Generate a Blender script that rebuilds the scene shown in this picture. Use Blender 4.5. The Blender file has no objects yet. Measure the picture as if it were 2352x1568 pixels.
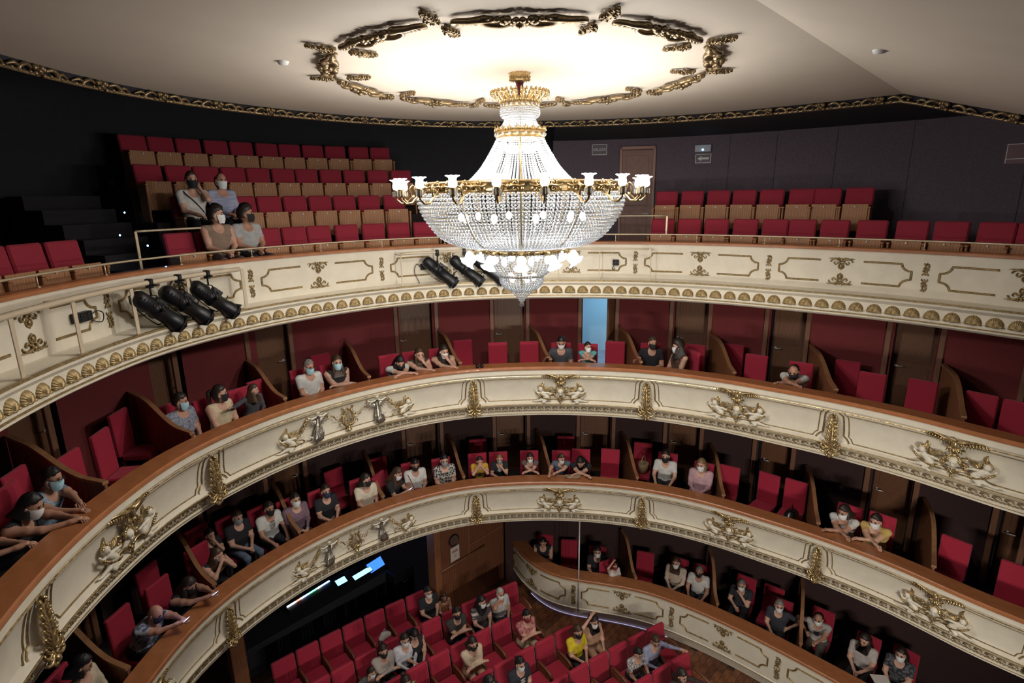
import bpy, math, random
import numpy as np
from mathutils import Matrix, Vector, Euler
random.seed(7); RNG = np.random.default_rng(11)
PI = math.pi
scene = bpy.context.scene
col = scene.collection
# ---------------------------------------------------------------- camera
F_PX = 1306.7
PITCH = math.radians(14.09); ROLL = -.01413; YAW = math.radians(47.0)
CAM = np.array([-4.70, -2.90, 10.0])
def cam_dir(x, up, fwd):
    c, s = math.cos(PITCH), math.sin(PITCH)
    d0, d1, d2 = x, fwd*c+up*s, -fwd*s+up*c
    cy, sy = math.cos(YAW), math.sin(YAW)
    return np.array([d0*cy+d1*sy, -d0*sy+d1*cy, d2])
cr_, sr_ = math.cos(ROLL), math.sin(ROLL)
v_r, v_u, v_f = cam_dir(cr_, sr_, 0), cam_dir(-sr_, cr_, 0), cam_dir(0, 0, 1)
cd = bpy.data.cameras.new('camera'); cam = bpy.data.objects.new('camera', cd); col.objects.link(cam)
cd.lens = 20.0; cd.sensor_width = 36.0; cd.clip_start = .05; cd.clip_end = 200
cam.matrix_world = Matrix(((v_r[0], v_u[0], -v_f[0], CAM[0]), (v_r[1], v_u[1], -v_f[1], CAM[1]), (v_r[2], v_u[2], -v_f[2], CAM[2]), (0, 0, 0, 1)))
scene.camera = cam
# ---------------------------------------------------------------- world, exposure
w = bpy.data.worlds.new('world'); scene.world = w; w.use_nodes = True
w.node_tree.nodes['Background'].inputs[0].default_value = (.50, .52, .75, 1)
w.node_tree.nodes['Background'].inputs[1].default_value = .055
scene.view_settings.view_transform = 'Standard'; scene.view_settings.look = 'None'
scene.view_settings.gamma = 1; scene.view_settings.use_curve_mapping = False
scene.view_settings.exposure = 0.08
# ---------------------------------------------------------------- the plan of the hall: a horseshoe, s along it, n outward, z up
KN = [(0,5.88),(12,5.88),(25,5.84),(38,5.68),(50,5.57),(64,5.49),(78,5.42),(90,5.42),(108,5.70),(122,6.10),(135,7.15),(142,8.3)]
_t = np.array([k[0] for k in KN], float); _r = np.array([k[1] for k in KN])
def _rad(t):
    t = abs(t); i = int(np.clip(np.searchsorted(_t, t)-1, 0, len(_t)-2))
    xx = lambda j: (_t[j] if j >= 0 else -_t[-j]); yy = lambda j: (_r[j] if j >= 0 else _r[-j])
    def m(j):
        if j >= len(_t)-1: return (_r[-1]-_r[-2])/(_t[-1]-_t[-2])
        return (yy(j+1)-yy(j-1))/(xx(j+1)-xx(j-1))
    h = _t[i+1]-_t[i]; q = (t-_t[i])/h
    return (2*q**3-3*q**2+1)*_r[i]+(q**3-2*q**2+q)*h*m(i)+(-2*q**3+3*q**2)*_r[i+1]+(q**3-q**2)*h*m(i+1)
TH = np.arange(-140, 140.01, .1)
XY = np.array([[_rad(t)*math.sin(math.radians(t)), _rad(t)*math.cos(math.radians(t))] for t in TH])
TG = np.gradient(XY, axis=0); TG /= np.linalg.norm(TG, axis=1)[:, None]
NN = np.c_[-TG[:, 1], TG[:, 0]]
SL = np.r_[0, np.cumsum(np.linalg.norm(np.diff(XY, axis=0), axis=1))]; SL -= SL[len(SL)//2]
def frame_at(s):
    x = np.interp(s, SL, XY[:, 0]); y = np.interp(s, SL, XY[:, 1])
    a = np.array([np.interp(s, SL, NN[:, 0]), np.interp(s, SL, NN[:, 1])]); a /= np.linalg.norm(a)
    return np.array([x, y]), a
def P(s, n, z):
    p, a = frame_at(s); return np.array([p[0]+a[0]*n, p[1]+a[1]*n, z])
def PM(s, n, z, yaw=0.0, sc=1.0):
    """matrix at (s,n,z): local x along the curve, y outward, z up"""
    p, a = frame_at(s)
    M = Matrix(((a[1], a[0], 0, p[0]+a[0]*n), (-a[0], a[1], 0, p[1]+a[1]*n), (0, 0, 1, z), (0, 0, 0, 1)))
    return M @ Matrix.Rotation(yaw, 4, 'Z') @ Matrix.Scale(sc, 4)
def ray(px, py):
    u, v = px-1176, py-784
    u, v = cr_*u+sr_*v, -sr_*u+cr_*v
    return cam_dir(u/F_PX, -v/F_PX, 1)
def at_z(px, py, z):
    d = ray(px, py); return CAM+d*((z-CAM[2])/d[2])
def to_sn(p):
    i = int(np.argmin(((XY-p[:2])**2).sum(1))); return SL[i], float((p[:2]-XY[i])@NN[i])
def at_n(px, py, n):
    d = ray(px, py); d = d/math.hypot(d[0], d[1]); last = None; po = None
    for t in np.arange(3., 22., .05):
        o = to_sn(CAM+d*t)[1]-n
        if po is not None and po < 0 <= o: last = t
        po = o
    p = CAM+d*last; return to_sn(p)[0], p[2]
# ---------------------------------------------------------------- materials
MATS = {}
def mat(name, color, rough=.6, metal=0., noise=0., nscale=20., bump=0., bscale=60., color2=None, emit=None, estr=0., sheen=0., coat=0., kind='noise', stretch=(1, 1, 1), spec=.5, trans=0.):
    if name in MATS: return MATS[name]
    m = bpy.data.materials.new(name); m.use_nodes = True; nt = m.node_tree; b = nt.nodes['Principled BSDF']
    c = tuple(color)+(1,)
    b.inputs['Base Color'].default_value = c; b.inputs['Roughness'].default_value = rough; b.inputs['Metallic'].default_value = metal
    b.inputs['Specular IOR Level'].default_value = spec
    if sheen: b.inputs['Sheen Weight'].default_value = sheen
    if coat: b.inputs['Coat Weight'].default_value = coat
    if trans: b.inputs['Transmission Weight'].default_value = trans
    if emit: b.inputs['Emission Color'].default_value = tuple(emit)+(1,); b.inputs['Emission Strength'].default_value = estr
    if noise or color2 is not None or bump:
        tc = nt.nodes.new('ShaderNodeTexCoord'); mp = nt.nodes.new('ShaderNodeMapping'); mp.inputs['Scale'].default_value = stretch
        nt.links.new(tc.outputs['Object'], mp.inputs[0])
        def tex(sc):
            if kind == 'wave':
                t = nt.nodes.new('ShaderNodeTexWave'); t.inputs['Scale'].default_value = sc; t.inputs['Distortion'].default_value = 6; t.inputs['Detail'].default_value = 3
            elif kind == 'voronoi':
                t = nt.nodes.new('ShaderNodeTexVoronoi'); t.inputs['Scale'].default_value = sc
            else:
                t = nt.nodes.new('ShaderNodeTexNoise'); t.inputs['Scale'].default_value = sc; t.inputs['Detail'].default_value = 4
            nt.links.new(mp.outputs[0], t.inputs['Vector'])
            return t.outputs['Distance'] if kind == 'voronoi' else t.outputs[1 if kind == 'wave' else 0]
        if noise or color2 is not None:
            r = nt.nodes.new('ShaderNodeValToRGB'); nt.links.new(tex(nscale), r.inputs[0])
            c2 = tuple(color2)+(1,) if color2 is not None else tuple(max(0, x*(1-noise)) for x in color)+(1,)
            r.color_ramp.elements[0].color = c2; r.color_ramp.elements[1].color = c
            r.color_ramp.elements[0].position = .36; r.color_ramp.elements[1].position = .64
            nt.links.new(r.outputs[0], b.inputs['Base Color'])
        if bump:
            bp = nt.nodes.new('ShaderNodeBump'); bp.inputs['Strength'].default_value = bump; bp.inputs['Distance'].default_value = .01
            nt.links.new(tex(bscale), bp.inputs['Height']); nt.links.new(bp.outputs[0], b.inputs['Normal'])
    MATS[name] = m; return m
CREAM = mat('cream_plaster', (.71, .645, .515), .55, noise=.07, nscale=5, bump=.08, bscale=90)
CREAM2 = mat('cream_plaster_relief', (.74, .68, .55), .45, noise=.1, nscale=14)
CREAMD = mat('cream_painted_metal', (.60, .52, .38), .45, noise=.08, nscale=9)
GOLD = mat('gilded_plaster', (.70, .53, .27), .27, metal=.75, color2=(.24, .16, .07), noise=.6, nscale=16, bump=.15, bscale=70)
GOLDB = mat('antique_gold', (.40, .285, .13), .42, metal=.6, noise=.45, nscale=24, bump=.2, bscale=80)
GOLDC = mat('chandelier_brass', (.62, .45, .22), .28, metal=.95, noise=.3, nscale=30)
BRONZE = mat('bronze_leaf_ceiling', (.30, .215, .115), .34, metal=.7, noise=.4, nscale=20, bump=.2, bscale=60)
SILVER = mat('silver_leaf', (.66, .61, .52), .28, metal=.9, noise=.4, nscale=25, bump=.2, bscale=60)
WOODR = mat('rail_wood', (.38, .142, .054), .36, color2=(.345, .126, .047), kind='wave', nscale=2.2, stretch=(.6, 3, 3), coat=.25)
WOODD = mat('door_wood', (.19, .082, .036), .5, color2=(.135, .055, .024), kind='wave', nscale=3., stretch=(4, 4, .5))
WOODP = mat('partition_wood', (.25, .10, .042), .45, color2=(.17, .065, .028), kind='wave', nscale=3, stretch=(3, 3, .6))
WOODS = mat('seat_wood', (.40, .19, .082), .6, color2=(.32, .14, .058), kind='wave', nscale=2.5, stretch=(3, 3, .6))
WOODT = mat('post_wood', (.24, .11, .06), .5, noise=.2, nscale=12, stretch=(4, 4, .4))
RED = mat('red_velvet', (.40, .008, .036), .75, noise=.22, nscale=120, bump=.12, bscale=260, sheen=.15)
REDS = mat('red_seat_cloth', (.31, .008, .030), .8, noise=.2, nscale=120, bump=.12, bscale=260, sheen=.15)
REDW = mat('red_wall_cloth', (.185, .024, .024), .85, noise=.2, nscale=60)
BLACK = mat('black_metal', (.014, .014, .016), .42, metal=.3, noise=.3, nscale=40)
BLACKC = mat('black_cable', (.012, .012, .013), .5)
GLASSD = mat('dark_lens', (.02, .02, .03), .08)
CEIL = mat('ceiling_paint', (.62, .555, .47), .75, noise=.03, nscale=2)
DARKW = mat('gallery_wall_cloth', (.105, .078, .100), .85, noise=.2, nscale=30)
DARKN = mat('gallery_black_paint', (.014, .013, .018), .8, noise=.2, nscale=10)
DARKF = mat('dark_carpet', (.03, .016, .018), .95, noise=.3, nscale=60)
PIPE = mat('cream_pipe', (.58, .48, .34), .4, noise=.06, nscale=12)
RAILM = mat('champagne_metal', (.56, .46, .31), .35, metal=.35)
STEEL = mat('brushed_steel', (.75, .73, .70), .4, metal=.5)
WHITEP = mat('white_plastic', (.7, .7, .68), .5)
BLUEW = mat('corridor_paint', (.62, .70, .74), .7)
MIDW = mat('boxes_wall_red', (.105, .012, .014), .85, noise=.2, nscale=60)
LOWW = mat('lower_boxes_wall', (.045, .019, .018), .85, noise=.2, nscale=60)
# ---------------------------------------------------------------- mesh building
class MB:
    def __init__(s): s.v = []; s.f = []; s.m = []; s.n = 0; s.sm = []
    def add(s, v, f, M=None, mi=0, smooth=True):
        v = np.asarray(v, float)
        if M is not None:
            M = np.array(M); v = v@M[:3, :3].T+M[:3, 3]
        s.v.append(v); o = s.n; s.n += len(v)
        s.f.extend([tuple(int(i)+o for i in q) for q in f]); s.m.extend([mi]*len(f)); s.sm.extend([smooth]*len(f)); return s
    def box(s, x0, x1, y0, y1, z0, z1, M=None, mi=0, bev=0):
        if bev:
            b = min(bev, (x1-x0)/2.01, (y1-y0)/2.01, (z1-z0)/2.01)
            X, Y, Z = [x0, x1], [y0, y1], [z0, z1]; v = []; idx = {}
            for i in (0, 1):
                for j in (0, 1):
                    for k in (0, 1):
                        sx, sy, sz = (1-2*i)*b, (1-2*j)*b, (1-2*k)*b
                        idx[i, j, k, 'x'] = len(v); v.append((X[i], Y[j]+sy, Z[k]+sz))
                        idx[i, j, k, 'y'] = len(v); v.append((X[i]+sx, Y[j], Z[k]+sz))
                        idx[i, j, k, 'z'] = len(v); v.append((X[i]+sx, Y[j]+sy, Z[k]))
            f = []
            for i in (0, 1):
                q = [idx[i, 0, 0, 'x'], idx[i, 1, 0, 'x'], idx[i, 1, 1, 'x'], idx[i, 0, 1, 'x']]; f.append(q if i else q[::-1])
                q = [idx[0, i, 0, 'y'], idx[0, i, 1, 'y'], idx[1, i, 1, 'y'], idx[1, i, 0, 'y']]; f.append(q if i else q[::-1])
                q = [idx[0, 0, i, 'z'], idx[1, 0, i, 'z'], idx[1, 1, i, 'z'], idx[0, 1, i, 'z']]; f.append(q if i else q[::-1])
                for j in (0, 1):
                    fl = (i+j) % 2
                    q = [idx[i, j, 0, 'x'], idx[i, j, 1, 'x'], idx[i, j, 1, 'y'], idx[i, j, 0, 'y']]; f.append(q if fl else q[::-1])
                    q = [idx[i, 0, j, 'x'], idx[i, 1, j, 'x'], idx[i, 1, j, 'z'], idx[i, 0, j, 'z']]; f.append(q if not fl else q[::-1])
                    q = [idx[0, i, j, 'y'], idx[1, i, j, 'y'], idx[1, i, j, 'z'], idx[0, i, j, 'z']]; f.append(q if fl else q[::-1])
                    for k in (0, 1):
                        q = [idx[i, j, k, a] for a in 'xyz']; f.append(q if (i+j+k) % 2 else q[::-1])
            return s.add(v, f, M, mi, False)
        v = [(x0, y0, z0), (x1, y0, z0), (x1, y1, z0), (x0, y1, z0), (x0, y0, z1), (x1, y0, z1), (x1, y1, z1), (x0, y1, z1)]
        f = [(0, 3, 2, 1), (4, 5, 6, 7), (0, 1, 5, 4), (1, 2, 6, 5), (2, 3, 7, 6), (3, 0, 4, 7)]
        return s.add(v, f, M, mi, False)
    def tube(s, path, rad, k=8, M=None, mi=0, flat=1.0, up=None, cap=True, smooth=True):
        p = np.asarray(path, float); n = len(p); r = np.broadcast_to(np.asarray(rad, float), (n,))
        t = np.gradient(p, axis=0) if n > 2 else np.repeat((p[-1]-p[0])[None], n, 0)
        t = t/(np.linalg.norm(t, axis=1)[:, None]+1e-9)
        u0 = np.array(up, float) if up is not None else (np.array([0, 0, 1.]) if abs(t[0, 2]) < .9 else np.array([0, 1., 0]))
        v = []; a = np.arange(k)*2*PI/k; u = u0
        for i in range(n):
            b = np.cross(t[i], u); b /= np.linalg.norm(b)+1e-9; u = np.cross(b, t[i]); u /= np.linalg.norm(u)+1e-9
            if up is not None: u2 = u; u = u0
            else: u2 = u
            v.append(p[i]+r[i]*(np.cos(a)[:, None]*b+flat*np.sin(a)[:, None]*u2))
        v = np.concatenate(v); f = []
        for i in range(n-1):
            for j in range(k):
                j2 = (j+1) % k; f.append((i*k+j, i*k+j2, (i+1)*k+j2, (i+1)*k+j))
        if cap: f.append(tuple(range(k-1, -1, -1))); f.append(tuple((n-1)*k+j for j in range(k)))
        return s.add(v, f, M, mi, smooth)
    def lathe(s, prof, k=16, M=None, mi=0, smooth=True, a0=0., a1=2*PI):
        pr = np.asarray(prof, float); n = len(pr); full = abs(a1-a0-2*PI) < 1e-6
        kk = k if full else k+1; a = a0+np.arange(kk)*(a1-a0)/k
        v = np.stack([pr[:, 0, None]*np.cos(a), pr[:, 0, None]*np.sin(a), np.repeat(pr[:, 1, None], kk, 1)], -1).reshape(-1, 3); f = []
        for i in range(n-1):
            for j in range(k):
                j2 = (j+1) % kk; f.append((i*kk+j, i*kk+j2, (i+1)*kk+j2, (i+1)*kk+j))
        return s.add(v, f, M, mi, smooth)
    def ell(s, c, r, M=None, mi=0, k=8, m=6, R=None, smooth=True):
        th = np.linspace(0, PI, m+1)[1:-1]; a = np.arange(k)*2*PI/k
        v = [np.array([[0, 0, 1.]])]+[np.stack([np.sin(t)*np.cos(a), np.sin(t)*np.sin(a), np.full(k, np.cos(t))], -1) for t in th]+[np.array([[0, 0, -1.]])]
        v = np.concatenate(v)*np.asarray(r, float)
        if R is not None: v = v@np.array(R)[:3, :3].T
        v = v+np.asarray(c, float); f = []
        for j in range(k): f.append((0, 1+j, 1+(j+1) % k))
        for i in range(m-2):
            for j in range(k): f.append((1+i*k+j, 1+(i+1)*k+j, 1+(i+1)*k+(j+1) % k, 1+i*k+(j+1) % k))
        l = len(v)-1; o = 1+(m-2)*k
        for j in range(k): f.append((l, o+(j+1) % k, o+j))
        return s.add(v, f, M, mi, smooth)
    def prism(s, poly, d0, d1, M=None, mi=0, axis='y', smooth=False):
        """outline in the x,z plane given depth d0..d1 along y"""
        n = len(poly); v = [(a, d0, b) for a, b in poly]+[(a, d1, b) for a, b in poly]
        f = [tuple(range(n)), tuple(range(2*n-1, n-1, -1))]+[(i, n+i, n+(i+1) % n, (i+1) % n) for i in range(n)]
        return s.add(v, f, M, mi, smooth)
    def mesh(s, name, mats):
        me = bpy.data.meshes.new(name); v = np.concatenate(s.v) if s.v else np.zeros((0, 3))
        me.from_pydata(v.tolist(), [], s.f)
        for m in (mats if isinstance(mats, (list, tuple)) else [mats]): me.materials.append(m)
        me.polygons.foreach_set('material_index', np.array(s.m, dtype=np.int32)); me.polygons.foreach_set('use_smooth', np.array(s.sm, dtype=bool))
        me.update(); return me
    def build(s, name, mats, parent=None, M=None): return put(name, s.mesh(name, mats), parent, M)
def put(name, data, parent=None, M=None):
    o = bpy.data.objects.new(name, data); col.objects.link(o)
    if M is not None: o.matrix_basis = M if isinstance(M, Matrix) else Matrix(M)
    if parent is not None: o.parent = parent
    return o
def tag(o, label, cat, group=None):
    o['label'] = label; o['category'] = cat
    if group: o['group'] = group
    return o
def struct(o, label=None):
    o['kind'] = 'structure'
    if label: o['label'] = label
    return o
def thing(name, label, cat, M=None, group=None):
    return tag(put(name, None, None, M), label, cat, group)
def copy_tree(o, M, label=None, parent=None):
    c = o.copy(); col.objects.link(c); c.matrix_basis = M if M is not None else o.matrix_basis
    c.parent = parent
    if label: c['label'] = label
    for ch in o.children: copy_tree(ch, None, None, c)
    return c
def T(x, y, z): return Matrix.Translation((x, y, z))
def RX(a): return Matrix.Rotation(a, 4, 'X')
def RY(a): return Matrix.Rotation(a, 4, 'Y')
def RZ(a): return Matrix.Rotation(a, 4, 'Z')
def sweep(name, prof, s0, s1, mats, ds=.22, closed=True, parent=None, mi=None, smooth=False, M=None):
    """profile (n,z) run along the horseshoe from s0 to s1"""
    k = max(2, int(round((s1-s0)/ds))+1); ss = np.linspace(s0, s1, k); pr = np.asarray(prof, float); m = len(pr)
    b = MB(); v = []
    for s in ss:
        p, a = frame_at(s); v.append(np.c_[p[0]+a[0]*pr[:, 0], p[1]+a[1]*pr[:, 0], pr[:, 1]])
    f = []; mm = []
    e = m if closed else m-1
    for i in range(k-1):
        for j in range(e):
            j2 = (j+1) % m; f.append((i*m+j, i*m+j2, (i+1)*m+j2, (i+1)*m+j))
    b.add(np.concatenate(v), f, None, 0, smooth)
    if mi is not None: b.m = [mi[j] for i in range(k-1) for j in range(e)]
    if closed:
        b.f.append(tuple(range(m-1, -1, -1))); b.f.append(tuple((k-1)*m+j for j in range(m))); b.m += [0, 0]; b.sm += [False, False]
    o = b.build(name, mats, parent); o.data.polygons.foreach_set('use_smooth', [True]*len(o.data.polygons)); o.data.set_sharp_from_angle(angle=math.radians(24)); return o
ORD = ['first', 'second', 'third', 'fourth', 'fifth', 'sixth', 'seventh', 'eighth', 'ninth', 'tenth', 'eleventh', 'twelfth', 'thirteenth', 'fourteenth', 'fifteenth', 'sixteenth', 'seventeenth', 'eighteenth', 'nineteenth', 'twentieth', 'twenty-first', 'twenty-second', 'twenty-third', 'twenty-fourth', 'twenty-fifth', 'twenty-sixth', 'twenty-seventh', 'twenty-eighth', 'twenty-ninth', 'thirtieth', 'thirty-first', 'thirty-second', 'thirty-third', 'thirty-fourth', 'thirty-fifth']
# ================================================================ structure of the hall
Z3, Z2, Z1 = 9.12, 6.64, 4.0            # top of the cream parapet of each balcony
FL3, FL2, FL1, FL0 = 8.60, 5.80, 3.20, .30
S0, S1 = -6.6, 14.2                     # how far the balconies run
# --- upper balcony
p3 = [(.30,9.12),(.30,8.47),(.27,8.455),(.0,8.44),(-.02,8.43),(-.02,8.40),(.0,8.385),(.02,8.36),(.03,8.35),(.03,8.165),(.01,8.15),(-.01,8.14),(-.01,8.125),(.01,8.12),(.03,8.10),(.08,8.08),(.30,8.06),(.40,8.06),(.40,9.12)]
par3 = struct(sweep('wall_upper_parapet', p3, S0, S1, [CREAM], .2), 'cream parapet of the upper balcony with shell frieze')
cap3 = sweep('wood_cap', [(.27,9.115),(.27,9.155),(.29,9.17),(.43,9.17),(.44,9.155),(.44,9.115)], S0, S1, [WOODR], .2, parent=par3)
for zz, nn, r in ((8.445, -.024, .012), (8.152, .004, .008)):
    sweep('gilt_fillet', [(nn-r*.6,zz-r),(nn-r*.6,zz+r),(nn+.03,zz+r),(nn+.03,zz-r)], S0, S1, [GOLDB], .2, parent=par3)
# --- middle and lower balconies share a swelling profile
def prof_mid(nf, zf):
    q = [(.0,6.645),(.0,6.535),(.012,6.52),(.03,6.50),(.022,6.475),(.03,6.455),(.055,6.44),(.085,6.40),(.115,6.32),(.14,6.22),(.16,6.12),(.165,6.02),(.155,5.945),(.13,5.905),(.10,5.89),(.085,5.875),(.085,5.86),(.11,5.845),(.165,5.83),(.195,5.82),(.20,5.80),(.17,5.79),(.17,5.775),(.205,5.77),(.225,5.64),(.205,5.63),(.205,5.61),(.225,5.605),(.22,5.575),(.25,5.56),(.50,5.55),(.50,5.70),(.30,5.75),(.30,6.645)]
    return [(nf(n), zf(z)) for n, z in q]
MIDN = lambda n: n
MIDZ = lambda z: z
LOWN = lambda n: .17+.75*n
LOWZ = lambda z: 4.0+(z-6.645)*.925
par2 = struct(sweep('wall_middle_parapet', prof_mid(MIDN, MIDZ), S0, S1, [CREAM], .18, smooth=False), 'swelling cream parapet of the middle balcony')
par1 = struct(sweep('wall_lower_parapet', prof_mid(LOWN, LOWZ), S0, S1, [CREAM], .18, smooth=False), 'swelling cream parapet of the lower balcony')
for par, nf, zf in ((par2, MIDN, MIDZ), (par1, LOWN, LOWZ)):
    zt, n0 = zf(6.645), nf(0)
    sweep('wood_cap', [(n0-.03,zt-.005),(n0-.035,zt+.02),(n0-.03,zt+.045),(n0-.015,zt+.06),(n0+.30,zt+.06),(n0+.31,zt+.045),(n0+.31,zt-.005)], S0, S1, [WOODR], .18, parent=par)
    for nz in ((.026,6.487,.012),(.082,5.868,.012),(.165,5.783,.006),(.203,5.62,.007)):
        a, b, r = nf(nz[0]), zf(nz[1]), nz[2]
        sweep('gilt_fillet', [(a-r*.9,b-r*.5),(a-r,b),(a-r*.6,b+r*.7),(a+.03,b+r*.8),(a+.03,b-r*.8)], S0, S1, [GOLD if nz[1] > 6.4 else GOLDB], .18, parent=par)
# --- floors, soffits and back walls of the boxes
NW = 2.25
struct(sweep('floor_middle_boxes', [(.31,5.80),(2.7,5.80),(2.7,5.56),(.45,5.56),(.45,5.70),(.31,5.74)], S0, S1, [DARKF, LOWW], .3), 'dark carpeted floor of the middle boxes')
struct(sweep('floor_lower_boxes', [(.42,3.20),(2.7,3.20),(2.7,3.02),(.5,3.02),(.5,3.1),(.42,3.12)], S0, S1, [DARKF], .3), 'dark carpeted floor of the lower boxes')
struct(sweep('ceiling_middle_boxes', [(.40,8.062),(2.7,8.062),(2.7,8.16),(.40,8.16)], S0, S1, [mat('soffit_maroon',(.05,.012,.012),.8)], .3), 'dark soffit under the upper balcony')
# posts seen on the back wall of the middle boxes, and the doors between them
POST2 = [-3.6,-2.62,-1.24,-.30,.35,1.98,2.58,3.43,4.10,5.03,5.68,6.55,7.15,8.0,8.70,9.87,10.52,11.45,12.1]
DOOR2 = [(-2.95,-2.52),(-1.55,-1.14),(-.16,.32),(2.04,2.52),(3.48,4.04),(5.08,5.62),(6.60,7.10),(8.06,8.64),(9.94,10.46),(11.55,12.05)]
OPEN = 5
def back_wall(name, z0, z1, dz, m, label):
    """wall with a recessed doorway for every door"""
    b = MB(); cuts = [S0-.2]+[x for d in DOOR2 for x in d]+[S1+.2]
    zt = z0+2.12
    for i in range(0, len(cuts), 2):
        a, c = cuts[i], cuts[i+1]; k = max(2, int((c-a)/.25)+1)
        for q in np.linspace(a, c, k)[:-1]:
            w_ = (c-a)/(k-1)
            v = [P(q,NW,z0),P(q+w_,NW,z0),P(q+w_,NW,z1),P(q,NW,z1),P(q,NW+.12,z0),P(q+w_,NW+.12,z0),P(q+w_,NW+.12,z1),P(q,NW+.12,z1)]
            b.add(v, [(0,1,2,3),(5,4,7,6),(1,5,6,2),(4,0,3,7),(3,2,6,7)], None, 0, False)
    for a, c in DOOR2:
        if zt < z1: b.add([P(a,NW,zt),P(c,NW,zt),P(c,NW,z1),P(a,NW,z1),P(a,NW+.12,zt),P(c,NW+.12,zt),P(c,NW+.12,z1),P(a,NW+.12,z1)], [(0,1,2,3),(5,4,7,6),(0,4,5,1)], None, 0, False)
        for q in (a, c):
            b.add([P(q,NW,z0),P(q,NW+.3,z0),P(q,NW+.3,z1),P(q,NW,z1)], [(0,1,2,3)], None, 1, False)
    return struct(b.build(name, [m, DARKN]), label)
wall2 = back_wall('wall_middle_boxes', 5.8, 8.07, 0, REDW, 'dark red cloth back wall of the middle boxes')
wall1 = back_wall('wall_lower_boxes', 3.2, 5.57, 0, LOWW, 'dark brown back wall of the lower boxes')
for wl, z0, z1 in ((wall2, 5.8, 8.06), (wall1, 3.2, 5.56)):
    pm = None
    for s in POST2:
        p, a = frame_at(s)
        if pm is None: pm = MB().box(-.045,.045,-.05,.02,0,z1-z0, bev=.008).mesh('wall_post', WOODT)
        put('wall_post', pm, wl, PM(s, NW, z0))
def door_parts(par, wd, h, handle_side, leaf_mat=WOODD):
    b = MB().box(-wd/2,wd/2,.0,.045,0,h,bev=.006)
    for z0_, z1_ in ((.12,h*.45),(h*.5,h-.12)): b.box(-wd/2+.1,wd/2-.1,-.006,.01,z0_,z1_,bev=.005)
    leaf = b.build('door_leaf', leaf_mat, par)
    x = handle_side*(wd/2-.075)
    MB().tube([(x,.0,1.02),(x,-.06,1.02),(x-handle_side*.02,-.065,1.02),(x-handle_side*.13,-.06,1.025)], .011, 8).lathe([(.0,-.0),(.026,0),(.026,.01),(0,.01)],12,T(x,.0,1.02)@RX(PI/2)).build('door_handle', STEEL, leaf)
    return leaf
nd = 0
for tier, z0, h in ((2, 5.8, 2.26), (1, 3.2, 2.36)):
    for i, (a, c) in enumerate(DOOR2):
        nd += 1; m_ = (a+c)/2; pa, pc = P(a,NW+.2,0), P(c,NW+.2,0); wd = float(np.linalg.norm(pa-pc))+.03
        d = struct(put('door_%d' % nd, None, None, PM(m_, NW+.2, z0)), 'brown wooden door of a %s box, %s from the left' % ('middle' if tier == 2 else 'lower', ORD[i]))
        d['kind'] = 'structure'
        side = 1 if m_ < 1 or tier == 1 and m_ < 2 else -1
        if tier == 2 and i == OPEN:
            d.matrix_basis = PM(c+.035, NW+.16, z0, yaw=math.radians(80)) @ T(-wd/2, 0, 0)
            side = -1
        door_parts(d, wd, min(h, 2.24), side)
# corridor behind the open door
ca, cc = DOOR2[OPEN]; cm = (ca+cc)/2
b = MB(); Mc = PM(cm, NW+.3, 5.8)
for x0,x1,y0,y1,z0,z1 in ((-1.2,-1.1,0,2.2,0,2.3),(1.9,2.0,0,2.2,0,2.3),(-1.2,2.0,2.2,2.3,0,2.3)): b.box(x0,x1,y0,y1,z0,z1,Mc)
struct(b.build('wall_corridor', BLUEW), 'pale blue corridor wall seen through the open box door')
struct(MB().box(-1.2,2.0,-.08,2.3,-.05,0,Mc).build('floor_corridor', mat('corridor_floor',(.42,.36,.40),.4,noise=.2,nscale=6)), 'pale corridor floor behind the open box door')
struct(MB().box(-1.2,2.0,0,2.3,2.3,2.35,Mc).build('ceiling_corridor', BLUEW), 'corridor ceiling behind the open box door')
cl = thing('corridor_lamp', 'flat ceiling lamp in the corridor behind the open box door', 'lamp', Mc@T(.4,1.0,2.3))
MB().lathe([(0,-.06),(.16,-.06),(.19,-.03),(.19,0),(0,0)],24).build('diffuser', mat('lamp_diffuser',(.9,.95,1.),.5,emit=(.40,.76,1.),estr=9.), cl)
ld = bpy.data.lights.new('corridor_light','AREA'); ld.energy = 26; ld.color = (.36,.72,1.); ld.size = .35
lo = put('corridor_light', ld, None, Mc@T(.4,1.0,2.2))
# --- gallery behind the upper balcony
struct(sweep('floor_upper_gallery', [(.40,8.60),(5.2,8.60),(5.2,8.2),(.40,8.2)], S0, S1, [DARKF], .4), 'dark floor of the upper gallery')
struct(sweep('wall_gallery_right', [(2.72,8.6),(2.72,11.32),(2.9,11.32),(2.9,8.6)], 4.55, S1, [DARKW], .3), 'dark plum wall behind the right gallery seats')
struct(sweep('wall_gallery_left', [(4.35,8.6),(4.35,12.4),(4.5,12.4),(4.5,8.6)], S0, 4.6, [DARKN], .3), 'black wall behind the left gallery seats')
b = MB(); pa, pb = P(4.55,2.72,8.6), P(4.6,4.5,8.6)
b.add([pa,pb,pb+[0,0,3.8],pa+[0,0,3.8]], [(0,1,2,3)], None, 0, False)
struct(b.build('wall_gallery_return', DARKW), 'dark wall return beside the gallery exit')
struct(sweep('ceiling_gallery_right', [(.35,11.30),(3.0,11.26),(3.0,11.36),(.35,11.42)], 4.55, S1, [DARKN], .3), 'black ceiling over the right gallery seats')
struct(sweep('ceiling_gallery_left', [(.35,11.42),(.5,12.35),(4.6,12.45),(4.6,12.55),(.35,12.5)], S0, 4.6, [DARKN], .3), 'black raised ceiling over the left gallery seats')
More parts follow.
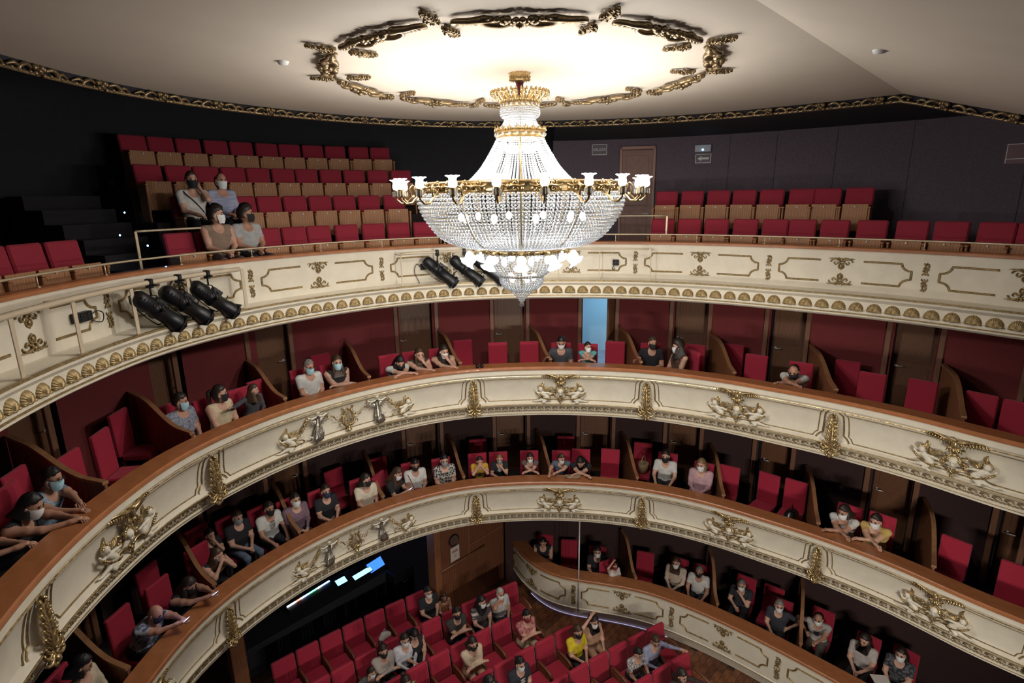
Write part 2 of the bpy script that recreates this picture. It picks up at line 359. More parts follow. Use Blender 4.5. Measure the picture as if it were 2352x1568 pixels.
for s in (7.2,7.85,8.75,9.75,10.9):
    MB().box(-.004,.004,-.006,.01,0,2.68).build('wall_joint', DARKN, bpy.data.objects['wall_gallery_right'], PM(s,2.72,8.6))
# stepped rows of the gallery
struct(sweep('floor_gallery_step_second', [(1.28,8.6),(1.28,9.145),(5.0,9.145),(5.0,8.6)], -1.25, 2.5, [DARKF], .3), 'second stepped tier of the left gallery')
struct(sweep('floor_gallery_step_third', [(2.12,9.145),(2.12,9.69),(5.0,9.69),(5.0,9.145)], -1.22, 2.5, [DARKF], .3), 'third stepped tier of the left gallery')
struct(sweep('floor_gallery_step_fourth', [(2.97,9.69),(2.97,10.24),(5.0,10.24),(5.0,9.69)], -1.15, 2.5, [DARKF], .3), 'fourth stepped tier of the left gallery')
struct(sweep('floor_gallery_step_right', [(1.28,8.6),(1.28,9.145),(2.72,9.145),(2.72,8.6)], 6.2, 9.8, [DARKF], .3), 'stepped tier of the right gallery')
# --- ceiling of the hall: flat over the horseshoe, falling toward the stage beyond a fold
ZC = 11.40; YF = -1.05; SLOPE = .32
def ceil_z(y): return ZC if y >= YF else ZC-(YF-y)*SLOPE
ee = []
for s in np.arange(-13.5, 13.51, .25):
    p = P(s, .30, 0); ee.append((p[0], p[1]))
up = [q for q in ee if q[1] >= YF]
b = MB(); xl = np.interp(YF, [ee[0][1]]+[q[1] for q in ee[:24]], [ee[0][0]]+[q[0] for q in ee[:24]])
xl = min(q[0] for q in ee if abs(q[1]-YF) < .4); xr = -xl
poly = [(xl,YF)]+up+[(xr,YF)]
n_ = len(poly); v = [(x,y,ZC) for x,y in poly]+[(x,y,ZC+.1) for x,y in poly]
b.add(v, [tuple(range(n_-1,-1,-1)),tuple(range(n_,2*n_))]+[(i,(i+1)%n_,n_+(i+1)%n_,n_+i) for i in range(n_)], None, 0, False)
ceil = struct(b.build('ceiling', CEIL), 'pale flat ceiling of the auditorium around the chandelier')
b = MB(); v = []; yb = -7.0; q = 18
for i in range(q+1):
    y = YF+(yb-YF)*i/q
    for x in (xl, xr): v.append((x,y,ceil_z(y)))
b.add(v, [(2*i,2*i+1,2*i+3,2*i+2) for i in range(q)], None, 0, False)
b.add([(xl,YF,ZC+.1),(xr,YF,ZC+.1),(xr,yb,ceil_z(yb)+.1),(xl,yb,ceil_z(yb)+.1)], [(0,3,2,1)], None, 0, False)
ceil2 = struct(b.build('ceiling_stage_slope', CEIL), 'pale ceiling slope falling toward the stage')
for x,y in ((1.6,-1.55),):
    MB().lathe([(0,-.03),(.05,-.028),(.06,0)],14).build('smoke_detector', WHITEP, ceil2, T(x,y,ceil_z(y)))
pp = at_z(650,141,ZC); MB().lathe([(0,-.035),(.045,-.03),(.06,0)],14).build('smoke_detector', WHITEP, ceil, T(pp[0],pp[1],ZC))
# --- stalls
struct(MB().box(-9,9,-8,11.5,-.06,-.012).build('floor', mat('stalls_underfloor',(.05,.022,.014),.5)), 'dark wooden stalls floor')
fl = bpy.data.objects['floor']
PLK = [mat('plank_%d' % i, c, .32, color2=tuple(x*.7 for x in c), kind='wave', nscale=2.2, stretch=(.5,4,4), coat=.15) for i, c in enumerate(((.17,.062,.028),(.125,.045,.022),(.21,.082,.036)))]
pm = [MB().box(-.598,.598,-.068,.068,-.012,.0,bev=.003).mesh('floor_plank', m) for m in PLK]
cnt = 0
for j in range(50):
    y = 7.0-.14*j
    for i in range(5):
        x = 2.4+1.2*i+(.55 if j % 2 else .0)+.18*((j*7) % 3)
        lim = 5.9 if y < 5 else 5.6
        if x > lim+.5 or x < (2.2 if y > 6 else 3.2) or y < .5 and x < 4.2: continue
        if y > 6.42 and x > 2.2: continue
        put('floor_plank', pm[(i*5+j*3+(j//2)) % 3], fl, T(x,y,0)); cnt += 1
# wooden wall and post under the lower balcony
wp = struct(MB().box(2.72,5.5,6.5,6.62,0,3.05).build('wall_stalls_panel', mat('panel_wood',(.20,.075,.034),.45,color2=(.14,.05,.024),kind='wave',nscale=2.,stretch=(3,3,.5))), 'brown wooden panelled wall behind the stalls')
MB().tube([(2.78,6.47,1.38),(4.2,6.47,1.38)],.03,8,flat=.6).build('dado_rail', WOODT, wp)
MB().box(3.66,3.70,6.48,6.51,1.38,3.05).box(3.70,4.9,6.485,6.51,1.60,1.64).build('panel_moulding', WOODT, wp)
struct(MB().box(2.56,2.74,6.42,6.72,0,3.05,bev=.015).build('trim_1', mat('stalls_post_wood',(.27,.105,.045),.45,noise=.25,nscale=14,stretch=(4,4,.4))), 'wooden post at the edge of the stalls wall')  # a brown wood of its own for this post
struct(MB().box(-1.85,-1.58,7.0,7.26,0,3.05,bev=.015).build('trim_2', WOODP), 'dark wooden pillar beside the bald man in black')
struct(MB().box(-6,2.6,9.6,9.75,0,3.05).box(-6,-2.4,8.0,8.15,0,3.05).build('wall_stalls_back', DARKN), 'dark wall behind the sound desk')
struct(MB().box(5.4,9.0,6.4,6.52,0,3.05).build('wall_stalls_side', DARKN), 'dark wall behind the stalls boxes')
struct(sweep('wall_stalls_boxes', [(2.3,0.),(2.3,3.05),(2.4,3.05),(2.4,0.)], 3.6, S1, [LOWW], .3), 'dark back wall of the stalls boxes')
# --- stalls-level box front: a curve of its own, curling back at its left end
T0 = np.array([(5.12,6.42),(4.93,6.05),(4.76,5.6),(4.67,5.15),(4.68,4.68),(4.84,4.17),(5.13,3.62),(5.42,3.04),(5.65,2.42),(5.80,1.52),(5.85,.62),(5.83,-.25),(5.78,-1.05),(5.70,-2.0),(5.6,-3.2)])
def _cr(pts, n=14):
    o = []; q = np.vstack([2*pts[0]-pts[1], pts, 2*pts[-1]-pts[-2]])
    for i in range(1, len(q)-2):
        for t in np.arange(n)/n:
            o.append(.5*((2*q[i])+(-q[i-1]+q[i+1])*t+(2*q[i-1]-5*q[i]+4*q[i+1]-q[i+2])*t*t+(-q[i-1]+3*q[i]-3*q[i+1]+q[i+2])*t**3))
    o.append(q[-2]); return np.array(o)
T0c = _cr(T0); T0t = np.gradient(T0c, axis=0); T0t /= np.linalg.norm(T0t,axis=1)[:,None]; T0n = np.c_[-T0t[:,1],T0t[:,0]]
T0s = np.r_[0,np.cumsum(np.linalg.norm(np.diff(T0c,axis=0),axis=1))]
def frame_horse(s): return _fh(s)
_fh = frame_at
def frame_t0(s):
    p = np.array([np.interp(s,T0s,T0c[:,0]),np.interp(s,T0s,T0c[:,1])]); a = np.array([np.interp(s,T0s,T0n[:,0]),np.interp(s,T0s,T0n[:,1])]); return p, a/np.linalg.norm(a)
L0 = T0s[-1]
frame_at = frame_t0
par0 = struct(sweep('wall_stalls_parapet', [(.0,1.15),(.0,.42),(.01,.40),(-.015,.385),(-.015,.365),(.03,.35),(.12,.28),(.20,.14),(.22,.0),(.32,.0),(.32,1.15)], 0, L0, [CREAM], .16), 'low cream parapet of the stalls boxes')
sweep('wood_cap', [(-.03,1.145),(-.03,1.19),(-.015,1.205),(.34,1.205),(.35,1.19),(.35,1.145)], 0, L0, [WOODR], .16, parent=par0)
sweep('gilt_fillet', [(-.018,.37),(-.018,.382),(.01,.384),(.01,.368)], 0, L0, [GOLDB], .16, parent=par0)
sweep('floor_glow_line', [(.19,.006),(.19,.014),(.20,.014),(.20,.006)], .9, 4.6, [mat('floor_glow_line',(.8,.8,1.),.4,emit=(.62,.60,1.),estr=.7)], .16, parent=par0)  # glowing strip imitating the line of light reflected on the floor
frame_at = _fh
def P0(s, n, z):
    p, a = frame_t0(s); return np.array([p[0]+a[0]*n, p[1]+a[1]*n, z])
def PM0(s, n, z):
    p, a = frame_t0(s)
    return Matrix(((a[1],a[0],0,p[0]+a[0]*n),(-a[0],a[1],0,p[1]+a[1]*n),(0,0,1,z),(0,0,0,1)))
b = MB(); ks = np.linspace(0,L0,50)
for i in range(49):
    a_, c_ = ks[i], ks[i+1]; b.add([P0(a_,.3,FL0),P0(c_,.3,FL0),P0(c_,2.2,FL0),P0(a_,2.2,FL0)],[(0,1,2,3)],None,0,False)
struct(b.build('floor_stalls_boxes', DARKF), 'dark floor of the stalls boxes')
# ================================================================ chandelier
CH = at_z(1193.5, 168, ZC); CX, CY = CH[0], CH[1]
_dx = np.array([CX-CAM[0], CY-CAM[1]]); _hd = float(np.hypot(*_dx))
def zpx(py):
    """height on the chandelier's axis that the row py looks at"""
    d = ray(1194, py); return CAM[2]+d[2]/math.hypot(d[0], d[1])*_hd
def rpx(half, py):
    z = zpx(py)-CAM[2]; zc = _hd*math.cos(PITCH)-z*math.sin(PITCH); return half*zc/F_PX
def pr(*pts): return [(rpx(h, y), zpx(y)) for h, y in pts]
ch = thing('chandelier', 'huge crystal chandelier with white tulip lamps hanging from the pale ceiling', 'chandelier', T(CX, CY, 0))
# crystal: light passes through, part is scattered and mirrored
cm_ = bpy.data.materials.new('crystal'); cm_.use_nodes = True; nt = cm_.node_tree; nt.nodes.remove(nt.nodes['Principled BSDF'])
out = nt.nodes['Material Output']; tr = nt.nodes.new('ShaderNodeBsdfTransparent'); tr.inputs[0].default_value = (.94,.97,1.,1)
gl = nt.nodes.new('ShaderNodeBsdfGlossy'); gl.inputs['Roughness'].default_value = .08; gl.inputs[0].default_value = (.95,.97,1.,1)
di = nt.nodes.new('ShaderNodeBsdfTranslucent'); di.inputs[0].default_value = (.82,.86,.89,1)
df = nt.nodes.new('ShaderNodeBsdfDiffuse'); df.inputs[0].default_value = (.78,.82,.86,1)
m0 = nt.nodes.new('ShaderNodeMixShader'); m0.inputs[0].default_value = .5; nt.links.new(di.outputs[0], m0.inputs[1]); nt.links.new(df.outputs[0], m0.inputs[2])
m1 = nt.nodes.new('ShaderNodeMixShader'); m1.inputs[0].default_value = .30; nt.links.new(gl.outputs[0], m1.inputs[1]); nt.links.new(m0.outputs[0], m1.inputs[2])
m2 = nt.nodes.new('ShaderNodeMixShader'); m2.inputs[0].default_value = .60; nt.links.new(tr.outputs[0], m2.inputs[1]); nt.links.new(m1.outputs[0], m2.inputs[2])
nt.links.new(m2.outputs[0], out.inputs['Surface']); CRYS = cm_
OPAL = mat('opal_glass', (.9,.92,.94), .3, emit=(.93,.97,1.), estr=.95)
BULB = mat('lit_bulb', (1,1,1), .3, emit=(1.,.97,.92), estr=5.)
_ph = (1+5**.5)/2
ICO = np.array([(-1,_ph,0),(1,_ph,0),(-1,-_ph,0),(1,-_ph,0),(0,-1,_ph),(0,1,_ph),(0,-1,-_ph),(0,1,-_ph),(_ph,0,-1),(_ph,0,1),(-_ph,0,-1),(-_ph,0,1)])/math.hypot(1,_ph)
ICF = np.array([(0,11,5),(0,5,1),(0,1,7),(0,7,10),(0,10,11),(1,5,9),(5,11,4),(11,10,2),(10,7,6),(7,1,8),(3,9,4),(3,4,2),(3,2,6),(3,6,8),(3,8,9),(4,9,5),(2,4,11),(6,2,10),(8,6,7),(9,8,1)])
def beads(name, pts, rad, parent, m=None, squash=1.0):
    pts = np.asarray(pts); n = len(pts); rad = np.broadcast_to(np.asarray(rad, float), (n,))
    v = (ICO[None]*np.array([1,1,squash])*rad[:,None,None]+pts[:,None]).reshape(-1,3); f = (ICF[None]+12*np.arange(n)[:,None,None]).reshape(-1,3)
    me = bpy.data.meshes.new(name); me.vertices.add(len(v)); me.vertices.foreach_set('co', v.ravel()); me.loops.add(f.size); me.loops.foreach_set('vertex_index', f.ravel().astype(np.int32))
    me.polygons.add(len(f)); me.polygons.foreach_set('loop_start', np.arange(len(f), dtype=np.int32)*3); me.update(calc_edges=True)
    me.materials.append(m or CRYS); o = put(name, me, parent); o['kind'] = 'stuff'; return o
def curtain(name, prof, strings, step, rad, jit=0.):
    """strings of beads hung down a surface of revolution"""
    pr_ = np.array(prof); L = np.r_[0, np.cumsum(np.linalg.norm(np.diff(pr_, axis=0), axis=1))]; k = int(L[-1]/step); pts = []; rr = []
    rmax = pr_[:,0].max()
    for i in range(k+1):
        r = np.interp(i*L[-1]/k, L, pr_[:,0]); z = np.interp(i*L[-1]/k, L, pr_[:,1])
        for j in range(strings):
            if callable(jit) and jit(j): continue
            a = 2*PI*j/strings
            pts.append((r*math.cos(a), r*math.sin(a), z)); rr.append(rad*(.55+.45*r/rmax))
    return beads(name, pts, rr, ch)
def smooth_prof(p, n=6):
    q = _cr(np.array(p), n); return q
# canopy and red sleeve
b = MB().lathe(pr((2,160),(20,160.5),(23,163),(23.5,170),(22,178),(23.5,184),(14,186),(9,189),(2,189)), 28)
canopy = b.build('canopy', GOLDC, ch)
b = MB()
for i in range(22):
    a = 2*PI*i/22; r = rpx(23.5,176)
    for zz in (168,177): b.ell((r*math.cos(a),r*math.sin(a),zpx(zz)),(.012,.012,.014),k=6,m=4)
    b.tube([(r*math.cos(a),r*math.sin(a),zpx(183)),(r*1.02*math.cos(a),r*1.02*math.sin(a),zpx(187))],[.009,.002],5)
b.build('canopy_filigree', GOLDC, canopy)
pts = pr((5,187),(9,190),(8,196),(9.5,203),(7.5,210),(6,218),(4,228),(3,236)); b = MB()
k = 14; v = []
for i,(r,z) in enumerate(pts):
    for j in range(k): a = 2*PI*j/k; q = r*(1+.13*math.sin(5*a+i)); v.append((q*math.cos(a),q*math.sin(a),z))
b.add(v,[(i*k+j,i*k+(j+1)%k,(i+1)*k+(j+1)%k,(i+1)*k+j) for i in range(len(pts)-1) for j in range(k)])
b.build('velvet_chain_sleeve', mat('wine_velvet',(.10,.004,.010),.8,sheen=.3), ch)
MB().tube([(0,0,zpx(230)),(0,0,zpx(662))],.012,8).build('centre_rod', GOLDC, ch)
# crown of plumes
crown = MB().lathe(pr((40,236),(43,238),(43,247),(41,249)), 32).build('crown_band', GOLDC, ch)
pl = MB(); h = zpx(214)-zpx(240); out_ = rpx(64,210)-rpx(42,240)
path = [(0,0,0),(out_*.25,0,h*.35),(out_*.62,0,h*.72),(out_*.95,0,h*.96),(out_*1.12,0,h*.98),(out_*1.22,0,h*.86)]
pl.tube(path,[.028,.034,.036,.03,.02,.008],6,flat=.35,up=None)
for t in (.2,.4,.6,.8):
    q = np.array([np.interp(t*5,range(6),[p[i] for p in path]) for i in range(3)])
    for sg in (-1,1): pl.ell(q+[.0,sg*.03,0],(.012,.012,.03),k=6,m=4)
plm = pl.mesh('crown_plume', GOLDC); dm = MB().lathe([(0,.0),(.006,-.012),(.009,-.035),(0,-.05)],6,smooth=False).mesh('crystal_drop', CRYS)
jm = MB().ell((0,0,0),(.02,.012,.02),k=8,m=5).mesh('crown_jewel', CRYS)
for i in range(18):
    a = 2*PI*(i+.5)/18; r = rpx(42,240)
    o = put('crown_plume', plm, ch, RZ(a)@T(r,0,zpx(240)))
    put('crystal_drop', dm, o, T(out_*1.22,0,h*.84))
for i in range(22):
    a = 2*PI*i/22; put('crown_jewel', jm, ch, RZ(a)@T(rpx(43.5,243),0,zpx(242.5))@RZ(PI/2))
# crystal collar, neck and upper cone
curtain('crystal_collar', pr((43,250),(44,256),(44.5,263),(42,268),(36,270)), 62, .022, .015)
curtain('crystal_neck', smooth_prof(pr((33,270),(37,281),(43,291),(52,301))), 54, .024, .0145)
band = MB().lathe(pr((53,299),(56,300),(57,310),(56,318),(53,319)), 40).build('jewelled_band', GOLDC, ch)
fb = MB(); dz_ = zpx(291)-zpx(301); fb.tube([(0,0,0),(.012,0,dz_)],[.022,.002],6)
for s_ in (-1,1): fb.tube([(0,s_*.03,0),(.008,s_*.024,dz_*.6)],[.013,.002],5)
fbm = fb.mesh('band_finial', GOLDC)
for i in range(20): put('band_finial', fbm, band, RZ(2*PI*i/20)@T(rpx(56.5,300),0,zpx(301)))

for i in range(20):
    a = 2*PI*(i+.0)/20; put('crown_jewel', jm, ch, RZ(a)@T(rpx(58,310),0,zpx(310))@RZ(PI/2))
curtain('crystal_upper_cone', smooth_prof(pr((54,319),(62,336),(74,358),(90,384),(108,405),(122,418))), 84, .030, .017, jit=lambda j: j % 7 == 3)
# main ring with lamps
RR = rpx(235, 440); zr0, zr1 = zpx(444), zpx(420)
MB().lathe([(RR*.5,zr1+.01),(RR*.97,zr1+.005),(RR,zr1-.01),(RR*.985,zr1-.03),(RR*.985,zr0+.03),(RR,zr0+.012),(RR*.985,zr0),(RR*.9,zr0+.01)], 80).build('main_ring', GOLDC, ch)
# scrolls on the ring
sc = MB()
def spiral(b, x, z, r0, turns, d, y=0, w=.012, start=0.):
    p = []
    for t in np.linspace(0, 1, 14):
        a = start+d*t*turns*2*PI; r = r0*(1-.82*t); p.append((x+r*math.cos(a), y-.004-.012*t, z+r*math.sin(a)))
    b.tube(p, np.linspace(w, w*.6, 14), 6)
hh = (zr1-zr0)/2
for sx in (-1,1):
    spiral(sc, sx*.072, .03, .036, 1.3, -sx, w=.011, start=PI/2); spiral(sc, sx*.072, -.03, .034, 1.3, sx, w=.011, start=-PI/2)
    sc.tube([(0,-.005,0),(sx*.05,-.012,.01),(sx*.12,-.008,.0),(sx*.17,-.004,.02)],[.010,.016,.012,.004],6)
    sc.ell((sx*.145,-.006,-.028),(.018,.012,.024),k=6,m=4)
sc.ell((0,-.01,0),(.024,.018,.024),k=8,m=5)
scm = sc.mesh('ring_scroll', GOLDC)
for i in range(20):
    a = 2*PI*i/20+PI/2; put('ring_scroll', scm, ch, T(RR*.99*math.cos(a), RR*.99*math.sin(a), (zr0+zr1)/2)@RZ(a+PI/2))
# lamps on S-arms
NA = 20; RL = rpx(281, 425); az0 = math.atan2(_dx[1], _dx[0])+PI
zb = zpx(440)
arm = MB(); dr = RL-RR
arm.tube([(0,0,-.02),(dr*.25,0,-.05),(dr*.5,0,-.115),(dr*.8,0,-.12),(dr,0,-.075),(dr,0,-.03)],[.016,.014,.012,.012,.012,.014],8)
arm.tube([(dr*.3,0,-.05),(dr*.36,0,.05),(dr*.2,0,.09),(dr*.08,0,.06)],[.012,.011,.009,.006],6)
arm.lathe([(.0,-.06),(.03,-.05),(.034,-.03),(.03,.02),(.036,.03),(.0,.03)],12,T(dr,0,0))
armm = arm.mesh('lamp_arm', GOLDC)
def tulip():
    b = MB(); k = 24; pf = [(.012,.0),(.045,.008),(.058,.035),(.056,.07),(.048,.10),(.055,.122),(.082,.142),(.092,.148),(.086,.150),(.05,.126),(.043,.10),(.05,.07),(.05,.03),(.0,.012)]; v = []
    for i,(r,z) in enumerate(pf):
        for j in range(k):
            a = 2*PI*j/k; f = 1+(.055*math.cos(8*a) if 6 <= i <= 9 else 0); v.append((r*f*math.cos(a), r*f*math.sin(a), z+(-.005*math.cos(8*a) if 6 <= i <= 8 else 0)))
    return b.add(v,[(i*k+j,i*k+(j+1)%k,(i+1)*k+(j+1)%k,(i+1)*k+j) for i in range(len(pf)-1) for j in range(k)])
tul = tulip().mesh('tulip_shade', OPAL)
prism_ = MB().lathe([(0,.0),(.007,-.01),(.008,-.05),(0,-.07)],6,smooth=False)
dset = MB()
for j in range(6):
    a = 2*PI*j/6; dset.lathe([(0,.0),(.006,-.012),(.007,-.05),(0,-.068)],5,T(.042*math.cos(a),.042*math.sin(a),.02),smooth=False)
dsm = dset.mesh('crystal_drop', CRYS)
TS = .80
for i in range(NA):
    a = az0+2*PI*(i+.5)/NA
    o = put('lamp_arm', armm, ch, T(0,0,zb)@RZ(a)@T(RR,0,0))
    put('tulip_shade', tul, o, T(dr,0,.03)@Matrix.Scale(TS,4)); put('crystal_drop', dsm, o, T(dr,0,0))
# the bowl and what hangs below it
BOWL = smooth_prof(pr((233,446),(234,455),(226,484),(208,513),(183,541),(148,558),(98,566)))
curtain('crystal_bowl', BOWL, 150, .046, .0225)
rbm = MB().tube([(r*.985,0,z) for r,z in BOWL], .009, 5).mesh('bowl_rib', GOLDC)
for i in range(12): put('bowl_rib', rbm, ch, RZ(az0+2*PI*i/12))

R2 = rpx(88,574); MB().lathe([(R2*.6,zpx(566)),(R2,zpx(567)),(R2*1.02,zpx(570)),(R2*.98,zpx(574)),(R2*1.0,zpx(579)),(R2*.9,zpx(580))], 48).build('lower_ring', GOLDC, ch)
for i in range(12):
    a = 2*PI*i/12+.2; put('ring_scroll', scm, ch, T(R2*math.cos(a), R2*math.sin(a), zpx(574))@RZ(a+PI/2)@Matrix.Scale(.62,4))
a2 = MB().tube([(0,0,0),(.06,0,.02),(.12,0,.005),(.15,0,-.03)],[.014,.013,.012,.016],8).mesh('lower_lamp_arm', GOLDC)
for i in range(11):
    a = az0+2*PI*i/11
    o = put('lower_lamp_arm', a2, ch, T(0,0,zpx(574))@RZ(a)@T(R2,0,0))
    put('tulip_shade', tul, o, T(.15,0,-.03)@RY(math.radians(145))@Matrix.Scale(1.0,4))
curtain('crystal_second_bowl', smooth_prof(pr((85,580),(84,590),(80,602),(72,614),(60,625),(50,632))), 52, .036, .0185)
MB().lathe(pr((44,629),(49,629),(50,632),(48,634),(44,634)),40).build('second_ring', GOLDC, ch)
curtain('crystal_third_bowl', smooth_prof(pr((49,636),(49,643),(47,650),(40,658),(30,664),(22,667))), 44, .024, .0135)
curtain('crystal_tail', smooth_prof(pr((21,668),(19,673),(13,679),(9,685),(6,691),(3,694))), 20, .026, .013)
MB().ell((0,0,zpx(699)),(rpx(5.6,699),)*3,k=16,m=10).build('finial_ball', CRYS, ch)
# bulbs inside
bm = MB().lathe([(0,.0),(.02,.005),(.038,.04),(.036,.075),(.02,.10),(0,.105)],12).mesh('bulb', BULB)
for nb, half, y in ((10,140,508),(6,30,352),(5,30,322),(6,60,606),(5,28,646)):
    for i in range(nb):
        a = az0+2*PI*(i+.35)/nb; r = rpx(half,y); o = put('bulb', bm, ch, T(r*math.cos(a),r*math.sin(a),zpx(y)))
# the light the lamps throw
def plamp(x, y, z, e, r=.06):
    l = bpy.data.lights.new('chandelier_lamp_light','POINT'); l.energy = e; l.shadow_soft_size = r; l.color = (1.,.965,.915); put('chandelier_lamp_light', l, None, T(x,y,z))
for i in range(10):
    a = az0+2*PI*(i+.5)/10; plamp(CX+RL*math.cos(a), CY+RL*math.sin(a), zb+.38, 30, .07)
for i in range(5):
    a = az0+2*PI*(i+.5)/5; plamp(CX+.55*math.cos(a), CY+.55*math.sin(a), zpx(505), 15, .08)
for i in range(6):
    a = az0+2*PI*(i+.5)/6; l = bpy.data.lights.new('lower_lamp_light','SPOT'); l.energy = 165; l.shadow_soft_size = .07; l.color = (1.,.965,.915); l.spot_size = math.radians(145); l.spot_blend = .9
    dv = Vector((math.cos(a)*.66, math.sin(a)*.66, -.75)); put('lower_lamp_light', l, None, T(CX+(R2+.36)*math.cos(a), CY+(R2+.36)*math.sin(a), zpx(608))@dv.to_track_quat('-Z','Y').to_matrix().to_4x4())
plamp(CX, CY, zpx(340), 2, .06)
# ================================================================ sculpted surfaces (smooth union of tapered capsules, polygonised)
def sdf_mesh(caps, h=.02, blend=.03, pad=.05):
    """caps: (a, b, ra, rb[, tag]); returns verts, quads"""
    A = np.array([c[0] for c in caps], float); B = np.array([c[1] for c in caps], float); R = np.array([max(c[2], c[3]) for c in caps])
    lo = np.minimum(A, B).min(0)-R.max()-pad; hi = np.maximum(A, B).max(0)+R.max()+pad
    n = np.ceil((hi-lo)/h).astype(int)+1; D = np.full(tuple(n), .35)
    ax = [lo[i]+h*np.arange(n[i]) for i in range(3)]
    for c in caps:
        a, b = np.array(c[0], float), np.array(c[1], float); ra, rb = c[2], c[3]; m = max(ra, rb)+blend*1.5+2*h
        i0 = np.maximum(0, ((np.minimum(a, b)-m-lo)/h).astype(int)); i1 = np.minimum(n, ((np.maximum(a, b)+m-lo)/h).astype(int)+2)
        X = ax[0][i0[0]:i1[0]][:,None,None]; Y = ax[1][i0[1]:i1[1]][None,:,None]; Zz = ax[2][i0[2]:i1[2]][None,None,:]
        d = b-a; L = float(d@d)+1e-12
        t = np.clip(((X-a[0])*d[0]+(Y-a[1])*d[1]+(Zz-a[2])*d[2])/L, 0, 1)
        q = np.sqrt((X-a[0]-t*d[0])**2+(Y-a[1]-t*d[1])**2+(Zz-a[2]-t*d[2])**2)-(ra+(rb-ra)*t)
        S = D[i0[0]:i1[0], i0[1]:i1[1], i0[2]:i1[2]]
        k = np.clip(.5+.5*(S-q)/blend, 0, 1); D[i0[0]:i1[0], i0[1]:i1[1], i0[2]:i1[2]] = S*(1-k)+q*k-blend*k*(1-k)
    ins = D < 0
    cnt = np.zeros(tuple(n-1)); sx = np.zeros(tuple(n-1)+(3,))
    cs = [(i,j,k) for i in (0,1) for j in (0,1) for k in (0,1)]
    sl = lambda c: tuple(slice(c[i], n[i]-1+c[i]) for i in range(3))
    for c0 in cs:
        for d in range(3):
            if c0[d]: continue
            c1 = list(c0); c1[d] = 1
            a, b = D[sl(c0)], D[sl(c1)]; x = (a < 0) != (b < 0)
            t = np.where(x, a/np.where(x, a-b, 1), 0)
            for e in range(3): sx[..., e] += np.where(x, c0[e]+(t if e == d else 0), 0)
            cnt += x
    act = cnt > 0; idx = np.full(act.shape, -1); idx[act] = np.arange(act.sum())
    g = np.argwhere(act); v = lo+h*(g+sx[act]/cnt[act][:,None]); F = []
    for d in range(3):
        e1, e2 = (d+1) % 3, (d+2) % 3
        s0 = [slice(1, n[i]-1) for i in range(3)]; s0[d] = slice(0, n[d]-1); s1 = list(s0); s1[d] = slice(1, n[d])
        a, b = ins[tuple(s0)], ins[tuple(s1)]; w_ = np.argwhere(a != b)
        if not len(w_): continue
        base = w_.copy(); base[:, e1] += 1; base[:, e2] += 1
        fl = a[tuple(w_.T)]
        def cell(o1, o2):
            q = base.copy(); q[:, e1] -= o1; q[:, e2] -= o2; return idx[tuple(q.T)]
        q = np.stack([cell(1,1), cell(0,1), cell(0,0), cell(1,0)], 1); q[~fl] = q[~fl][:, ::-1]; F.append(q)
    F = np.concatenate(F); F = F[(F >= 0).all(1)]
    return v, F
# ================================================================ ornaments of the upper balcony
def shell_mesh():
    b = MB(); na, nr = 44, 5; v = []; f = []
    for i in range(na+1):
        th = PI*(.03+.94*i/na); fl = abs(math.cos(11*(th-PI/2)/1.0)) if True else 0
        for j in range(nr+1):
            q = j/nr; R = .105*(1+.035*fl*q); x = R*q*math.cos(th); z = .015+.118*(1+.05*fl*q)*q*math.sin(th)
            y = -.036*(1-q**2.2)-.012*fl*min(1,q*1.5)*(1-.4*q)-.006
            v.append((x, y if j < nr else .004, z))
    for i in range(na):
        for j in range(nr): f.append((i*(nr+1)+j,(i+1)*(nr+1)+j,(i+1)*(nr+1)+j+1,i*(nr+1)+j+1))
    b.add(v, f)
    for s_ in (-1,1):
        b.ell((s_*.078,-.022,.012),(.028,.020,.016),k=10,m=6); b.ell((s_*.05,-.024,.010),(.020,.018,.012),k=8,m=5)
    b.tube([(-.055,-.03,.012),(0,-.038,.006),(.055,-.03,.012)],[.008,.013,.008],6)
    return b.mesh('shell', GOLDB)
shm = shell_mesh(); ss = []; s = 4.34
while s < S1-.1: ss.append(s); s += .2455
s = 4.34-.2455
while s > S0+.1: ss.append(s); s -= (.2455 if s > .2 else .2245)
for s in sorted(ss): put('shell', shm, par3, PM(s, .03, 8.205))
def curl(b, pts, w, k=6, n=16):
    q = _cr(np.array(pts, float), max(2, n//(len(pts)-1))); b.tube(q, np.interp(np.linspace(0,1,len(q)), np.linspace(0,1,len(w)), w), k, flat=.8)
def palmette():
    b = MB()
    b.ell((0,-.014,.165),(.030,.020,.034),k=10,m=6)
    for i in range(14):
        a = 2*PI*i/14; b.ell((.046*math.cos(a),-.010,.165+.050*math.sin(a)),(.013,.012,.013),k=6,m=4)
    b.tube([(0,-.012,.205),(0,-.012,.236)],[.018,.003],6)
    for s_ in (-1,1):
        curl(b, [(s_*.01,-.012,.115),(s_*.06,-.02,.10),(s_*.10,-.02,.135),(s_*.125,-.018,.10),(s_*.105,-.014,.075)], [.012,.016,.014,.012,.006])
        curl(b, [(s_*.0,-.012,.07),(s_*.06,-.02,.045),(s_*.12,-.02,.03),(s_*.17,-.018,.055),(s_*.185,-.014,.085),(s_*.165,-.012,.075)], [.016,.020,.018,.014,.010,.006])
        curl(b, [(s_*.13,-.012,.03),(s_*.18,-.012,.02),(s_*.225,-.008,.03)], [.016,.014,.002])
        for t in range(4): b.ell((s_*(.045+.03*t),-.018,.018+.004*t),(.015,.012,.02),k=6,m=4)
        b.ell((s_*.035,-.022,.085),(.02,.016,.02),k=8,m=5)
    b.ell((0,-.02,.045),(.022,.018,.04),k=8,m=6)
    return b.mesh('palmette', GOLDB)
